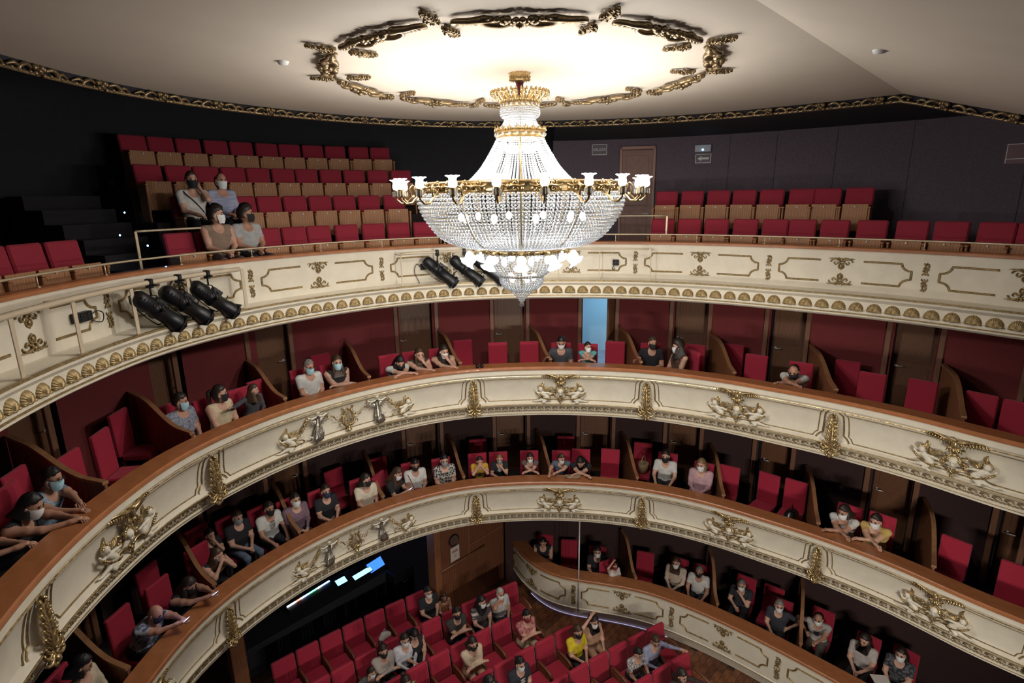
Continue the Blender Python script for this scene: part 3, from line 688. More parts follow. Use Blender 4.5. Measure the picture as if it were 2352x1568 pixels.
def cluster(h=.2, w=.05, seed=1, name='leaf_drop', m=None, n=26):
    r = np.random.default_rng(seed); b = MB()
    for i in range(n):
        t = i/(n-1); ww = w*(math.sin(PI*min(1,.18+.82*(1-t)))**.8)
        x = (1 if i % 2 else -1)*ww*r.uniform(.15,.95); e = .010+.008*r.random()
        b.ell((x,-.010-.008*r.random(),t*h*.95),(e,.012,e*1.35),k=6,m=4)
    b.tube([(0,-.01,h*.8),(0,-.008,h*1.04)],[.012,.002],6)
    for s_ in (-1,1): curl(b,[(s_*.008,-.01,.03),(s_*w*.8,-.016,.0),(s_*w*.9,-.008,-.03)],[.014,.014,.003])
    return b.mesh(name, m or GOLDB)
palm = palmette(); clm = cluster()
BR3 = [-5.25,-3.08,-.95,1.31,3.68,6.04,8.31,10.51,12.75]
FLIP = Matrix.Diagonal((1,1,-1,1))
def ribbon(name, pts, w, d, PF, n0, m, par):
    """flat moulding following (s,z) points on a curved wall; PF maps (s,n,z)"""
    q = np.array(pts, float); t = np.gradient(q, axis=0); t /= np.linalg.norm(t,axis=1)[:,None]+1e-9; nn = np.c_[-t[:,1],t[:,0]]
    v = []; b = MB()
    prof = [(-.5,0),(-.5,-.6),(-.3,-1),(-.1,-.7),(.1,-.7),(.3,-1),(.5,-.6),(.5,0)]
    for i in range(len(q)):
        for a_, e in prof:
            p = q[i]+nn[i]*a_*w; v.append(PF(p[0], n0(p[1])+e*d, p[1]))
    k = len(prof); b.add(v, [(i*k+j,i*k+j+1,(i+1)*k+j+1,(i+1)*k+j) for i in range(len(q)-1) for j in range(k-1)]+[tuple(range(k)),tuple((len(q)-1)*k+j for j in range(k-1,-1,-1))], None, 0, False)
    return b.build(name, m, par)
def notched(c, a, zt, zb, gap, e, sgn):
    """half a panel frame, from beside the centre motif round to it again"""
    p = [(x, zt) for x in np.linspace(c+sgn*gap, a-sgn*e, 8)]
    arc = [(a-sgn*e+sgn*e*math.sin(t), zt-e*.9+e*.9*(1-math.sin(t)) if False else zt-e*.9*(1-math.cos(t))) for t in np.linspace(0, PI/2, 6)]
    p += [(a-sgn*e+sgn*e*(1-math.cos(t)), zt-e*.85*math.sin(t)) for t in np.linspace(.15, PI/2, 6)]
    p += [(a, z) for z in np.linspace(zt-e*.85-.02, zb+e*.85+.02, 4)]
    p += [(a-sgn*e+sgn*e*(1-math.cos(t)), zb+e*.85*math.sin(t)) for t in np.linspace(PI/2, .15, 6)]
    p += [(x, zb) for x in np.linspace(a-sgn*e, c+sgn*gap, 8)]
    return p
for i in range(len(BR3)-1):
    a, c = BR3[i], BR3[i+1]; m_ = (a+c)/2
    put('palmette', palm, par3, PM(m_, .30, 8.55, 0, .86)); put('palmette', palm, par3, PM(m_, .30, 9.0, 0, .86)@FLIP)
    for sg, e in ((-1, a+.17), (1, c-.17)):
        ribbon('panel_frame', notched(m_, e, 8.95, 8.605, .30, .13, sg), .030, .014, P, lambda z: .30, GOLDB, par3)
for s in BR3:
    put('leaf_drop', clm, par3, PM(s, .30, 8.815, 0, .84)); put('leaf_drop', clm, par3, PM(s, .30, 8.725, 0, .84)@FLIP)
# stalls box front
BR0 = [.05,2.42,4.72,7.0,9.3]
for i in range(len(BR0)-1):
    a, c = BR0[i], BR0[i+1]; m_ = (a+c)/2
    put('palmette', palm, par0, PM0(m_, .0, .50)); put('palmette', palm, par0, PM0(m_, .0, 1.06)@FLIP)
    for sg, e in ((-1, a+.2), (1, c-.2)):
        ribbon('panel_frame', notched(m_, e, 1.0, .55, .3, .15, sg), .034, .016, P0, lambda z: .0, GOLDB, par0)
for s in BR0:
    put('leaf_drop', clm, par0, PM0(s, .0, .80)@Matrix.Scale(1.1,4)); put('leaf_drop', clm, par0, PM0(s, .0, .73)@Matrix.Scale(1.1,4)@FLIP)
# ================================================================ ornaments of the middle and lower balconies
_pz = [(5.60,.225),(5.64,.225),(5.77,.205),(5.82,.195),(5.86,.085),(5.905,.13),(5.945,.155),(6.02,.165),(6.12,.16),(6.22,.14),(6.32,.115),(6.40,.085),(6.44,.055),(6.47,.024),(6.52,.012),(6.535,.0),(6.64,.0)]
def nmid(z): return float(np.interp(z, [q[0] for q in _pz], [q[1] for q in _pz]))
def scallop():
    b = MB()
    b.tube([(.062*math.cos(t),-.014,.004+.058*math.sin(t)) for t in np.linspace(.1,PI-.1,9)],[.006]+[.011]*7+[.006],6)
    b.tube([(.038*math.cos(t),-.010,.0+.036*math.sin(t)) for t in np.linspace(.1,PI-.1,7)],.006,5)
    b.ell((0,-.018,-.006),(.016,.016,.016),k=8,m=5)
    for s_ in (-1,1):
        b.ell((s_*.03,-.014,-.022),(.013,.012,.012),k=6,m=4); b.ell((s_*.052,-.012,-.034),(.013,.012,.010),k=6,m=4); b.ell((s_*.07,-.010,-.020),(.011,.010,.014),k=6,m=4)
    b.ell((0,-.012,-.032),(.012,.010,.010),k=6,m=4)
    return b.mesh('scallop', GOLDB)
scal = scallop()
def acanthus():
    b = MB(); H = .80
    b.tube([(0,-.02,.10),(0,-.045,.3),(0,-.045,.5),(0,-.03,.66)],[.05,.035,.028,.02],8)
    for i,(z,wd) in enumerate(((.20,.125),(.29,.098),(.38,.090),(.46,.082),(.54,.072),(.61,.060),(.66,.045))):
        for s_ in (-1,1):
            curl(b,[(s_*.012,-.045,z-.06),(s_*wd*.55,-.06,z-.03),(s_*wd*.9,-.062,z+.02),(s_*wd,-.045,z+.055)],[.012,.022,.020,.008])
            b.ell((s_*wd*.98,-.060,z+.045),(.020,.022,.020),k=8,m=5)
            curl(b,[(s_*.01,-.05,z-.04),(s_*wd*.4,-.066,z+.0),(s_*wd*.62,-.064,z+.045)],[.010,.017,.006])
    for s_ in (-1,1):
        b.ell((s_*.035,-.05,.715),(.026,.026,.024),k=8,m=5); curl(b,[(0,-.04,.66),(s_*.04,-.05,.69),(s_*.055,-.04,.66)],[.012,.016,.008])
        curl(b,[(s_*.02,-.05,.16),(s_*.09,-.06,.13),(s_*.135,-.06,.15),(s_*.14,-.05,.19),(s_*.11,-.05,.19)],[.022,.026,.022,.016,.010])
        curl(b,[(s_*.02,-.05,.11),(s_*.08,-.06,.06),(s_*.14,-.055,.075),(s_*.15,-.05,.11)],[.022,.026,.022,.012])
        b.ell((s_*.10,-.07,.115),(.026,.026,.022),k=8,m=5)
    b.ell((0,-.05,.75),(.028,.028,.036),k=8,m=6); b.ell((0,-.045,.79),(.014,.014,.02),k=6,m=5)
    b.ell((0,-.065,.06),(.038,.034,.030),k=10,m=6)
    for s_ in (-1,1): curl(b,[(s_*.06,-.05,.05),(s_*.045,-.06,.01),(s_*.01,-.055,-.025)],[.020,.022,.008])
    b.ell((0,-.05,-.02),(.022,.022,.03),k=8,m=5)
    return b.mesh('acanthus', GOLD)
acm = acanthus()
PIL = [-5.14,-2.12,2.90,6.37,9.63,12.7]
def side_line(x0, dx):
    p = [(x0+.00+dx,6.475),(x0+.004+dx,6.45),(x0+.03+dx,6.42),(x0+.05+dx,6.38),(x0+.062+dx,6.25),(x0+.072+dx,6.08),(x0+.075+dx,6.035),(x0+.115+dx,6.00),(x0+.15+dx*.9,5.955-dx*.2),(x0+.165+dx*.8,5.925+dx*.35)]
    return _cr(np.array(p), 3)
for par, nf, zf, n2 in ((par2, MIDN, MIDZ, 1.), (par1, LOWN, LOWZ, .925)):
    Pm = lambda s, n, z: P(s, nf(n), zf(z))
    s = S0+.1
    while s < S1-.1:
        if min(abs(s-q) for q in PIL) > .12: put('scallop', scal, par, PM(s, nf(.212), zf(5.705), 0, n2*.90))
        s += .1455
    for a_, c_ in zip(PIL[:-1], PIL[1:]):
        for zz, e_ in ((6.425,.19),(5.938,.305)):
            ribbon('panel_line', [(x, zz) for x in np.linspace(a_+e_, c_-e_, 24)], .014, .010, Pm, nmid, GOLDB, par)
    for q in PIL:
        put('acanthus', acm, par, PM(q, nf(.12), zf(5.66), 0, n2))
        for sg in (-1,1):
            for dx, wd in ((0,.026),(.075,.014)):
                ribbon('pilaster_moulding', [(q+sg*(x-.0), z) for x, z in side_line(.085, dx)], wd, .014, Pm, nmid, GOLDB, par)
# figures: putto with garland, eagle, mask, lyre, winged dancer
def putto():
    cps = [((-.405,-.06,.045),(-.405,-.062,.055),.050,.048),((-.395,-.045,.0),(-.385,-.045,-.03),.024,.028),((-.38,-.04,-.035),(-.33,-.045,-.075),.046,.044),((-.33,-.045,-.075),(-.275,-.045,-.125),.046,.048),
           ((-.42,-.05,-.04),(-.475,-.06,-.045),.022,.019),((-.475,-.06,-.045),(-.51,-.06,.015),.018,.015),((-.345,-.06,-.035),(-.25,-.075,-.03),.022,.019),((-.25,-.075,-.03),(-.175,-.06,-.055),.018,.015),
           ((-.295,-.045,-.145),(-.40,-.055,-.195),.040,.030),((-.40,-.055,-.195),(-.52,-.045,-.225),.026,.018),((-.52,-.045,-.225),(-.575,-.045,-.215),.017,.012),
           ((-.26,-.05,-.145),(-.345,-.075,-.235),.040,.030),((-.345,-.075,-.235),(-.265,-.05,-.27),.026,.018),((-.405,-.105,.04),(-.405,-.112,.035),.010,.010)]
    v, f = sdf_mesh(cps, .0105, .010); body = MB().add(v, f).ell((-.405,-.10,.02),(.012,.012,.014),k=6,m=4).mesh('putto', CREAM2)
    hr = MB()
    r = np.random.default_rng(5)
    for i in range(14):
        a = r.uniform(-.3,PI+.3); hr.ell((-.405+.046*math.cos(a),-.055-.015*r.random(),.062+.046*math.sin(a)),(.018,.018,.016),k=6,m=4)
    hair = hr.mesh('putto_hair', GOLD)
    wg = MB()
    for base, tip in (((-.355,-.02,.05),(-.39,-.02,.245)),((-.30,-.03,-.02),(-.155,-.03,.105))):
        bb, tt = np.array(base), np.array(tip); d = tt-bb; side = np.array([-d[2],0,d[0]])/np.linalg.norm(d)
        for k in range(5):
            e = bb+d*(1-.14*k)+side*(.012*k-.01)*(-1 if base[0] < -.33 else 1); m_ = (bb+e)/2+side*.018*(k-1.5)
            wg.tube(_cr(np.array([bb,m_,e]),4), np.interp(np.linspace(0,1,9),[0,.5,1],[.014,.022,.004]), 6, flat=.5)
    wings = wg.mesh('putto_wings', GOLD)
    gd = MB()
    for t in np.linspace(0,1,13):
        x = -.50+.28*t+.0; z = -.02-.13*math.sin(PI*t*.62)-.0*t; e = .017+.004*math.sin(9*t)
        gd.ell((x,-.085,z-.01),(e,e,e),k=7,m=5); gd.ell((x+.012,-.075,z-.032),(e*.8,e*.8,e*.8),k=6,m=4)
    gar = gd.mesh('putto_garland', GOLD)
    return body, hair, wings, gar
PUT = putto()
def put_putto(par, M):
    o = put('putto', PUT[0], par, M)
    for n_, d in zip(('putto_hair','putto_wings','putto_garland'), PUT[1:]):
        c = put(n_, d, o)
def eagle():
    b = MB()
    for s_ in (-1,1):
        b.tube(_cr(np.array([(s_*.03,-.06,.32),(s_*.12,-.07,.345),(s_*.24,-.05,.375),(s_*.42,-.02,.385)]),5), np.interp(np.linspace(0,1,16),[0,.3,.7,1],[.03,.035,.024,.005]), 7, flat=.7)
        for k in range(9):
            t = k/8; x0 = .06+.30*t; z0 = .335+.035*t
            b.tube(_cr(np.array([(s_*x0,-.055+.02*t,z0),(s_*(x0+.015),-.065+.02*t,z0-.05*(1-.4*t)),(s_*(x0-.005+.05*t),-.045+.02*t,z0-.12*(1-.55*t))]),3),[.016,.02,.021,.02,.016,.010,.003],6,flat=.5)
        for k in range(3): b.tube([(s_*.02*(k+.5),-.05,.24),(s_*.032*(k+.6),-.055,.19),(s_*.04*(k+.6),-.04,.145)],[.016,.02,.004],6,flat=.6)
        b.tube([(s_*.03,-.05,.20),(s_*.05,-.06,.16),(s_*.045,-.05,.14)],[.016,.014,.006],6)
    b.ell((0,-.065,.285),(.045,.04,.075),k=10,m=7); b.ell((0,-.085,.355),(.028,.032,.030),k=8,m=6); b.tube([(0,-.105,.352),(0,-.13,.34)],[.012,.002],6)
    b.tube([(0,-.06,.22),(0,-.06,.13)],[.02,.012],6)
    return b.mesh('eagle', GOLD)
eam = eagle()
def mask():
    f = MB().add(*sdf_mesh([((0,-.045,.0),(0,-.045,-.03),.066,.055),((0,-.105,.005),(0,-.112,-.018),.012,.015),((-.03,-.09,-.005),(-.028,-.09,-.02),.02,.018),((.03,-.09,-.005),(.028,-.09,-.02),.02,.018),((0,-.09,-.065),(0,-.085,-.075),.02,.018)],.009,.014)).mesh('mask_face', CREAM2)
    h = MB()
    for s_ in (-1,1):
        for k in range(5):
            a = PI/2-s_*(.25+.36*k); x, z = .078*math.cos(a), .005+.085*math.sin(a)
            h.tube(_cr(np.array([(x*.7,-.06,z*.9+.02),(x,-.07,z),(x*1.25+s_*.01,-.05,z-.06)]),3),[.02,.024,.024,.022,.018,.012,.006],6)
        h.tube([(s_*.10,-.03,-.05),(s_*.14,-.04,-.10),(s_*.17,-.04,-.08),(s_*.155,-.04,-.06)],[.018,.02,.016,.008],6)
        h.ell((s_*.13,-.045,-.02),(.024,.02,.02),k=7,m=5); h.ell((s_*.17,-.045,-.035),(.02,.02,.02),k=7,m=5); h.ell((s_*.145,-.05,-.065),(.02,.02,.02),k=7,m=5)
        h.tube([(-s_*.03,-.055,.09),(s_*.115,-.05,.185)],[.006,.012],6); h.tube([(s_*.04,-.04,.0),(s_*.17,-.04,.065)],[.010,.014],6)
    for x in (-.03,0,.03): h.ell((x,-.075,.088),(.018,.018,.02),k=7,m=5)
    hm = h.mesh('mask_hair', GOLD)
    s = MB()
    for s_ in (-1,1):
        s.tube([(s_*(.155+.135*math.cos(t)),-.06,-.275+.145*math.sin(t)) for t in np.linspace(0,PI*.86,14)],[.010]+[.014]*12+[.010],6)
        s.ell((s_*.03,-.07,-.155),(.026,.024,.026),k=8,m=5)
    s.ell((0,-.075,-.19),(.03,.028,.034),k=8,m=6); s.ell((0,-.07,-.24),(.02,.02,.03),k=8,m=6); s.ell((0,-.065,-.275),(.014,.014,.018),k=7,m=5)
    return f, hm, s.mesh('arch_scroll', GOLD)
MSK = mask()
MIR = Matrix.Diagonal((-1,1,1,1))
def cartouche(par, s, nf, zf, sc):
    zc = 6.15
    put('eagle', eam, par, PM(s, nf(.05), zf(zc), 0, sc))
    o = put('mask_face', MSK[0], par, PM(s, nf(.14), zf(zc), 0, sc)); put('mask_hair', MSK[1], o)
    put('arch_scroll', MSK[2], par, PM(s, nf(.14), zf(zc+.005), 0, sc))
    put_putto(par, PM(s, nf(.13), zf(zc), 0, sc)); put_putto(par, PM(s, nf(.13), zf(zc), 0, sc)@MIR)
for s in (-3.69,4.66,8.05,11.28): cartouche(par2, s, MIDN, MIDZ, 1.)
for s in (-3.69,4.66,8.07,11.36): cartouche(par1, s, LOWN, LOWZ, .93)
def lyre():
    b = MB()
    for s_ in (-1,1):
        b.tube(_cr(np.array([(0,-.05,-.135),(s_*.07,-.055,-.125),(s_*.112,-.055,-.06),(s_*.095,-.05,.02),(s_*.07,-.05,.10),(s_*.085,-.05,.175),(s_*.10,-.05,.19)]),4), np.interp(np.linspace(0,1,25),[0,.3,.7,1],[.03,.026,.017,.014]), 8)
        b.ell((s_*.10,-.05,.195),(.022,.022,.022),k=8,m=5); b.tube([(s_*.06,-.045,-.05),(s_*.03,-.045,-.03),(s_*.05,-.045,.0)],[.014,.014,.006],6)
    b.tube([(-.085,-.05,.15),(.085,-.05,.15)],.010,6)
    for x in (-.03,-.01,.01,.03): b.tube([(x,-.045,-.09),(x,-.045,.15)],.005,5)
    b.box(-.035,.035,-.06,-.035,-.105,-.08,bev=.006); b.tube([(0,-.05,.15),(0,-.05,.215)],[.014,.003],6)
    b.lathe([(0,-.16),(.028,-.155),(.02,-.18),(.03,-.205),(.055,-.215),(.055,-.23),(0,-.23)],14,T(0,-.045,0))
    return b.mesh('lyre', GOLD)
def ribbon_garland(s_):
    b = MB(); p = _cr(np.array([(s_*.40,-.05,.165),(s_*.385,-.045,.10),(s_*.33,-.05,.115),(s_*.27,-.05,.08),(s_*.235,-.05,.02),(s_*.17,-.055,.03),(s_*.10,-.06,.03),(s_*.13,-.055,-.06),(s_*.18,-.05,-.075),(s_*.17,-.05,-.12)]),5)
    b.tube(p, .011+.005*np.sin(np.arange(len(p))*1.4), 6, flat=.6); b.ell((s_*.12,-.06,.06),(.03,.02,.025),k=8,m=5); return b.mesh('ribbon', GOLD)
def fruit_garland(s_):
    b = MB(); r = np.random.default_rng(3)
    for t in np.linspace(0,1,22):
        x = s_*(.79+.24*t**1.3); z = .19-.28*t; w = .012+.018*math.sin(PI*min(1,t*1.1))
        for k in range(3): b.ell((x+r.uniform(-w,w),-.05-.02*r.random(),z+r.uniform(-w,w)),(.016,)*3,k=6,m=4)
    curl(b,[(s_*1.12,-.04,-.22),(s_*1.02,-.05,-.13),(s_*.92,-.05,-.13),(s_*.87,-.05,-.16),(s_*.89,-.05,-.19)],[.010,.014,.016,.016,.012])
    return b.mesh('fruit_garland', GOLD)
def dancer(s_):
    b = MB(); x0 = s_*.58; k = 20; v = []; rings = [(.205,.026,0),(.15,.040,0),(.09,.030,.0),(.03,.046,.008),(-.06,.066,.018),(-.15,.088,.03),(-.23,.100,.04),(-.27,.045,.04)]
    for i,(z,r,sh) in enumerate(rings):
        for j in range(k):
            a = 2*PI*j/k; q = r*(1+.16*math.sin(7*a+i*.9)*min(1,i/3)); v.append((x0+s_*sh+q*math.cos(a),-.055+.62*q*math.sin(a),z-.012*math.cos(3*a)*min(1,i/4)))
    b.add(v,[(i*k+j,i*k+(j+1)%k,(i+1)*k+(j+1)%k,(i+1)*k+j) for i in range(len(rings)-1) for j in range(k)]+[tuple(range(k))])
    for q in range(5): curl(b,[(x0+.02*(q-2),-.07,.02),(x0+s_*.01+.035*(q-2),-.10,-.09),(x0+s_*.03+.04*(q-2),-.09,-.23)],[.006,.014,.010])
    for t in (-1,1):
        for q in range(7):
            an = math.radians(18-15*q); L = .215-.012*q; sx, sz = x0+t*.035, .165-.004*q; ex, ez = sx+t*L*math.cos(an), sz+L*math.sin(an)
            b.tube(_cr(np.array([(sx,-.028,sz),((sx+ex)/2,-.045-.002*q,(sz+ez)/2+.012),(ex,-.026,ez)]),3),[.010,.013,.015,.016,.014,.010,.004],6,flat=.5)
    dress = b.mesh('winged_dancer', SILVER)
    sk = MB().add(*sdf_mesh([((x0,-.06,.268),(x0,-.06,.280),.038,.038),((x0,-.045,.24),(x0,-.045,.20),.016,.02)]+[c for t in (-1,1) for c in (((x0+t*.035,-.05,.19),(x0+t*.11,-.06,.18),.018,.015),((x0+t*.11,-.06,.18),(x0+t*.19,-.055,.215),.015,.012))]+[((x0+s_*.10,-.05,-.17),(x0+s_*.20,-.05,-.13),.018,.012),((x0+s_*.03,-.045,-.26),(x0+s_*.03,-.05,-.30),.016,.012)],.011,.012)).mesh('dancer_limbs', CREAM2)
    hr = MB().ell((x0,-.050,.298),(.040,.038,.03),k=10,m=6)
    for t in (-1,1): hr.ell((x0+t*.195,-.055,.225),(.016,.016,.018),k=7,m=5)
    return dress, sk, hr.mesh('dancer_hair', GOLD)
lym = lyre(); rib = {q: ribbon_garland(q) for q in (-1,1)}; fgm = {q: fruit_garland(q) for q in (-1,1)}; dnc = {q: dancer(q) for q in (-1,1)}
def on_curve(me, s, n, zz, sc):
    """copy of a wide relief bent to the balcony's curve"""
    m2 = me.copy()
    co = np.zeros(len(m2.vertices)*3); m2.vertices.foreach_get('co', co); co = co.reshape(-1,3)*sc
    o = np.array([P(s+x, n+y, zz+z) for x,y,z in co]); c0 = P(s,n,zz); m2.vertices.foreach_set('co', (o-c0).ravel()); m2.update(); return m2, T(*c0)
for par, nf, zf, sc in ((par2, MIDN, MIDZ, 1.),(par1, LOWN, LOWZ, .93)):
    s = .37; n_, z_ = nf(.12), zf(6.17)
    put('lyre', lym, par, PM(s, n_, z_, 0, sc))
    for q in (-1,1):
        for nm, me in (('ribbon',rib[q]),('fruit_garland',fgm[q])):
            m2, M = on_curve(me, s, n_, z_, sc); put(nm, m2, par, M)
        m2, M = on_curve(dnc[q][0], s, n_, z_, sc); o = put('winged_dancer', m2, par, M)
        for nm, me in (('dancer_limbs',dnc[q][1]),('dancer_hair',dnc[q][2])):
            m3, _ = on_curve(me, s, n_, z_, sc); put(nm, m3, o)
        put_putto(par, PM(s+q*.80, nf(.13), zf(6.15), 0, sc)@(MIR if q > 0 else Matrix()))
# ================================================================ ceiling rosette and cornice
def garland_piece():
    b = MB()
    for s_ in (-1,1):
        curl(b,[(s_*.04,-.05,.0),(s_*.16,-.06,-.05),(s_*.28,-.055,-.035),(s_*.33,-.05,.02),(s_*.27,-.05,.055),(s_*.20,-.05,.03),(s_*.23,-.05,.0)],[.03,.034,.032,.028,.022,.018,.012],8,24)
        curl(b,[(s_*.22,-.05,.07),(s_*.33,-.06,.095),(s_*.43,-.055,.05),(s_*.53,-.05,.035),(s_*.58,-.045,.0),(s_*.57,-.045,-.045),(s_*.535,-.045,-.05)],[.03,.036,.032,.028,.026,.022,.014],8,24)
        for k in range(4): curl(b,[(s_*(.34+.05*k),-.05,.03),(s_*(.38+.05*k),-.06,.0),(s_*(.39+.05*k),-.04,-.05+.01*k)],[.016,.022,.006])
        b.ell((s_*.13,-.06,.07),(.05,.045,.045),k=8,m=5); b.ell((s_*.19,-.055,.09),(.035,.03,.03),k=8,m=5); b.ell((s_*.10,-.065,.115),(.036,.034,.034),k=8,m=5)
        b.ell((s_*.30,-.05,.10),(.06,.03,.03),k=8,m=5)
    for i in range(6):
        a = 2*PI*i/6; b.ell((.055*math.cos(a),-.075,.07+.055*math.sin(a)),(.034,.03,.034),k=8,m=5)
    b.ell((0,-.105,.07),(.03,.03,.03),k=8,m=5)
    for x in (-.07,0,.07): b.tube([(x*.4,-.05,.02),(x*.9,-.065,-.03),(x*1.3,-.045,-.08)],[.02,.026,.006],6)
    return b.mesh('scroll_garland', BRONZE)
def leaf_spray():
    b = MB(); r = np.random.default_rng(9)
    for i in range(30):
        t = i/29; w = .085*math.sin(PI*(.12+.83*t))**.8; x = (1 if i % 2 else -1)*w*r.uniform(.1,1.)
        b.ell((x,-.02-.015*r.random(),-.18+.36*t),(.018,.018,.024),k=6,m=4)
    b.tube([(0,-.02,-.18),(0,-.03,0),(0,-.02,.2)],[.02,.02,.004],6)
    return b.mesh('leaf_spray', BRONZE)
gpm, lsm = garland_piece(), leaf_spray(); RM = 2.06
MC = at_z(1194,165,ZC); MX, MY = MC[0], MC[1]
az1 = math.atan2(CAM[1]-MY, CAM[0]-MX)
def ceil_frame(a, r):
    """local x tangential, z outward along the ceiling, -y down"""
    er = (math.cos(a),math.sin(a)); et = (math.sin(a),-math.cos(a))
    return Matrix(((et[0],0,er[0],MX+er[0]*r),(et[1],0,er[1],MY+er[1]*r),(0,1,0,ZC),(0,0,0,1)))
for i in range(10):
    a = az1+2*PI*i/10
    put('scroll_garland', gpm, ceil, ceil_frame(a, RM)@Matrix.Diagonal((.92,.85,.95,1)))
    a += PI/10
    put('leaf_spray', lsm, ceil, ceil_frame(a, RM+.21)@Matrix.Diagonal((.72,1.2,.72,1))); put('leaf_spray', lsm, ceil, ceil_frame(a, RM-.21)@RY(PI)@Matrix.Diagonal((.72,1.2,.72,1)))
def cornice_piece():
    b = MB(); r = np.random.default_rng(2)
    for i in range(9): b.ell((r.uniform(-.09,.09),-.05-.03*r.random(),r.uniform(-.02,.09)),(.03,.03,.028),k=7,m=5)
    for s_ in (-1,1):
        curl(b,[(s_*.08,-.04,.05),(s_*.17,-.06,.075),(s_*.25,-.05,.03),(s_*.22,-.045,.0),(s_*.18,-.04,.02)],[.022,.028,.026,.02,.012],7)
        curl(b,[(s_*.22,-.04,.03),(s_*.30,-.05,.06),(s_*.385,-.04,.03)],[.02,.026,.012],7)
        for x in (.13,.27,.345): b.ell((s_*x,-.06,.01),(.022,.022,.02),k=8,m=5)
    return b.mesh('cornice_scroll', BRONZE)
cpm = cornice_piece(); s = -.35-.77*8
while s < 13.2:
    p = P(s,.24,0); z = ceil_z(p[1]); sl = 0
    M = PM(s,.30,z-.10)
    if p[1] < YF:
        p2 = P(s+.1,.24,0); M = M@RY(math.atan2(z-ceil_z(p2[1]),.1))
    put('cornice_scroll', cpm, ceil, M); s += .77
b = MB(); pts = [P(q,.26,0) for q in np.arange(-9.5,13.5,.2)]
b.tube([(p[0],p[1],ceil_z(p[1])-.10) for p in pts], .022, 6); b.build('cornice_moulding', BRONZE, ceil)
b = MB(); v = []
for p, q in zip(pts, [P(q,.34,0) for q in np.arange(-9.5,13.5,.2)]):
    z = ceil_z(p[1]); v += [(p[0],p[1],z+.0),(q[0],q[1],z-.10),(q[0],q[1],z+.10)]
b.add(v,[(3*i+a_,3*i+c_,3*i+3+c_,3*i+3+a_) for i in range(len(pts)-1) for a_,c_ in ((0,1),(1,2))],None,0,False)
b.build('cornice_cove', DARKN, ceil)
# ================================================================ handrail, lighting pipes, spotlights
hr = thing('gallery_handrail', 'thin champagne metal handrail along the upper balcony cap', 'handrail')
def curve_tube(name, s0, s1, n, z, r, m, par, k=8):
    return MB().tube([P(s,n,z) for s in np.arange(s0, s1+.01, .2)], r, k).build(name, m, par)
curve_tube('rail', S0, 3.05, .36, 9.30, .014, RAILM, hr); curve_tube('rail', 4.3, S1, .36, 9.30, .014, RAILM, hr)
pm = MB().tube([(0,0,0),(0,0,.13)], .009, 8).lathe([(.022,0),(.022,.008),(.009,.012)],10).mesh('rail_post', RAILM)
for px, py in ((82,640),(240,612),(414,596),(577,580),(733,568),(875,558),(1020,552),(1414,548),(1602,548),(1757,550),(1928,556),(2125,562)):
    s, _ = at_n(px, py, .36); put('rail_post', pm, hr, PM(s, .36, 9.17))
for nm, lab, a, c in (('guard_rail','metal guard rail around the left gallery stairwell beside the seated couple',-2.08,-1.10),('guard_rail','metal guard rail in front of the gallery exit door',5.2,6.50)):
    g = thing(nm, lab, 'guard rail')
    MB().tube([P(s,.92,9.63) for s in np.linspace(a,c,8)], .016, 8).build('rail', RAILM, g)
    for s in ((a,c) if a < 0 else (c,)):
        MB().box(-.02,.02,-.012,.012,0,1.03,bev=.004).build('post', RAILM, g, PM(s,.92,8.6))
def pipe(lab, s0, s1, brs, r, wide):
    t = thing('lighting_pipe', lab, 'pipe')
    curve_tube('pipe', s0, s1, .0, 9.05, r, PIPE, t, 10)
    for s in brs:
        b = MB().box(-wide/2,wide/2,-.006,.006,-.59,.0,bev=.002).box(-wide/2,wide/2,0,.30,-.035,-.02,bev=.002).box(-wide*.9,wide*.9,-.03,.03,-.6,-.592)
        b.build('bracket', PIPE, t, PM(s,.02,9.05))
    return t
pipe('cream lighting pipe with flat brackets on the left of the upper balcony', -6.5, -1.22, (-5.6,-4.76,-3.90,-3.0,-2.12,-1.25), .032, .055)
pipe('cream lighting pipe behind the chandelier tail', 1.56, 3.6, (1.58,2.55,3.5), .022, .02)
pipe('cream lighting pipe with thin brackets right of the chandelier', 4.1, 6.36, (4.6,5.39,6.34), .014, .016)
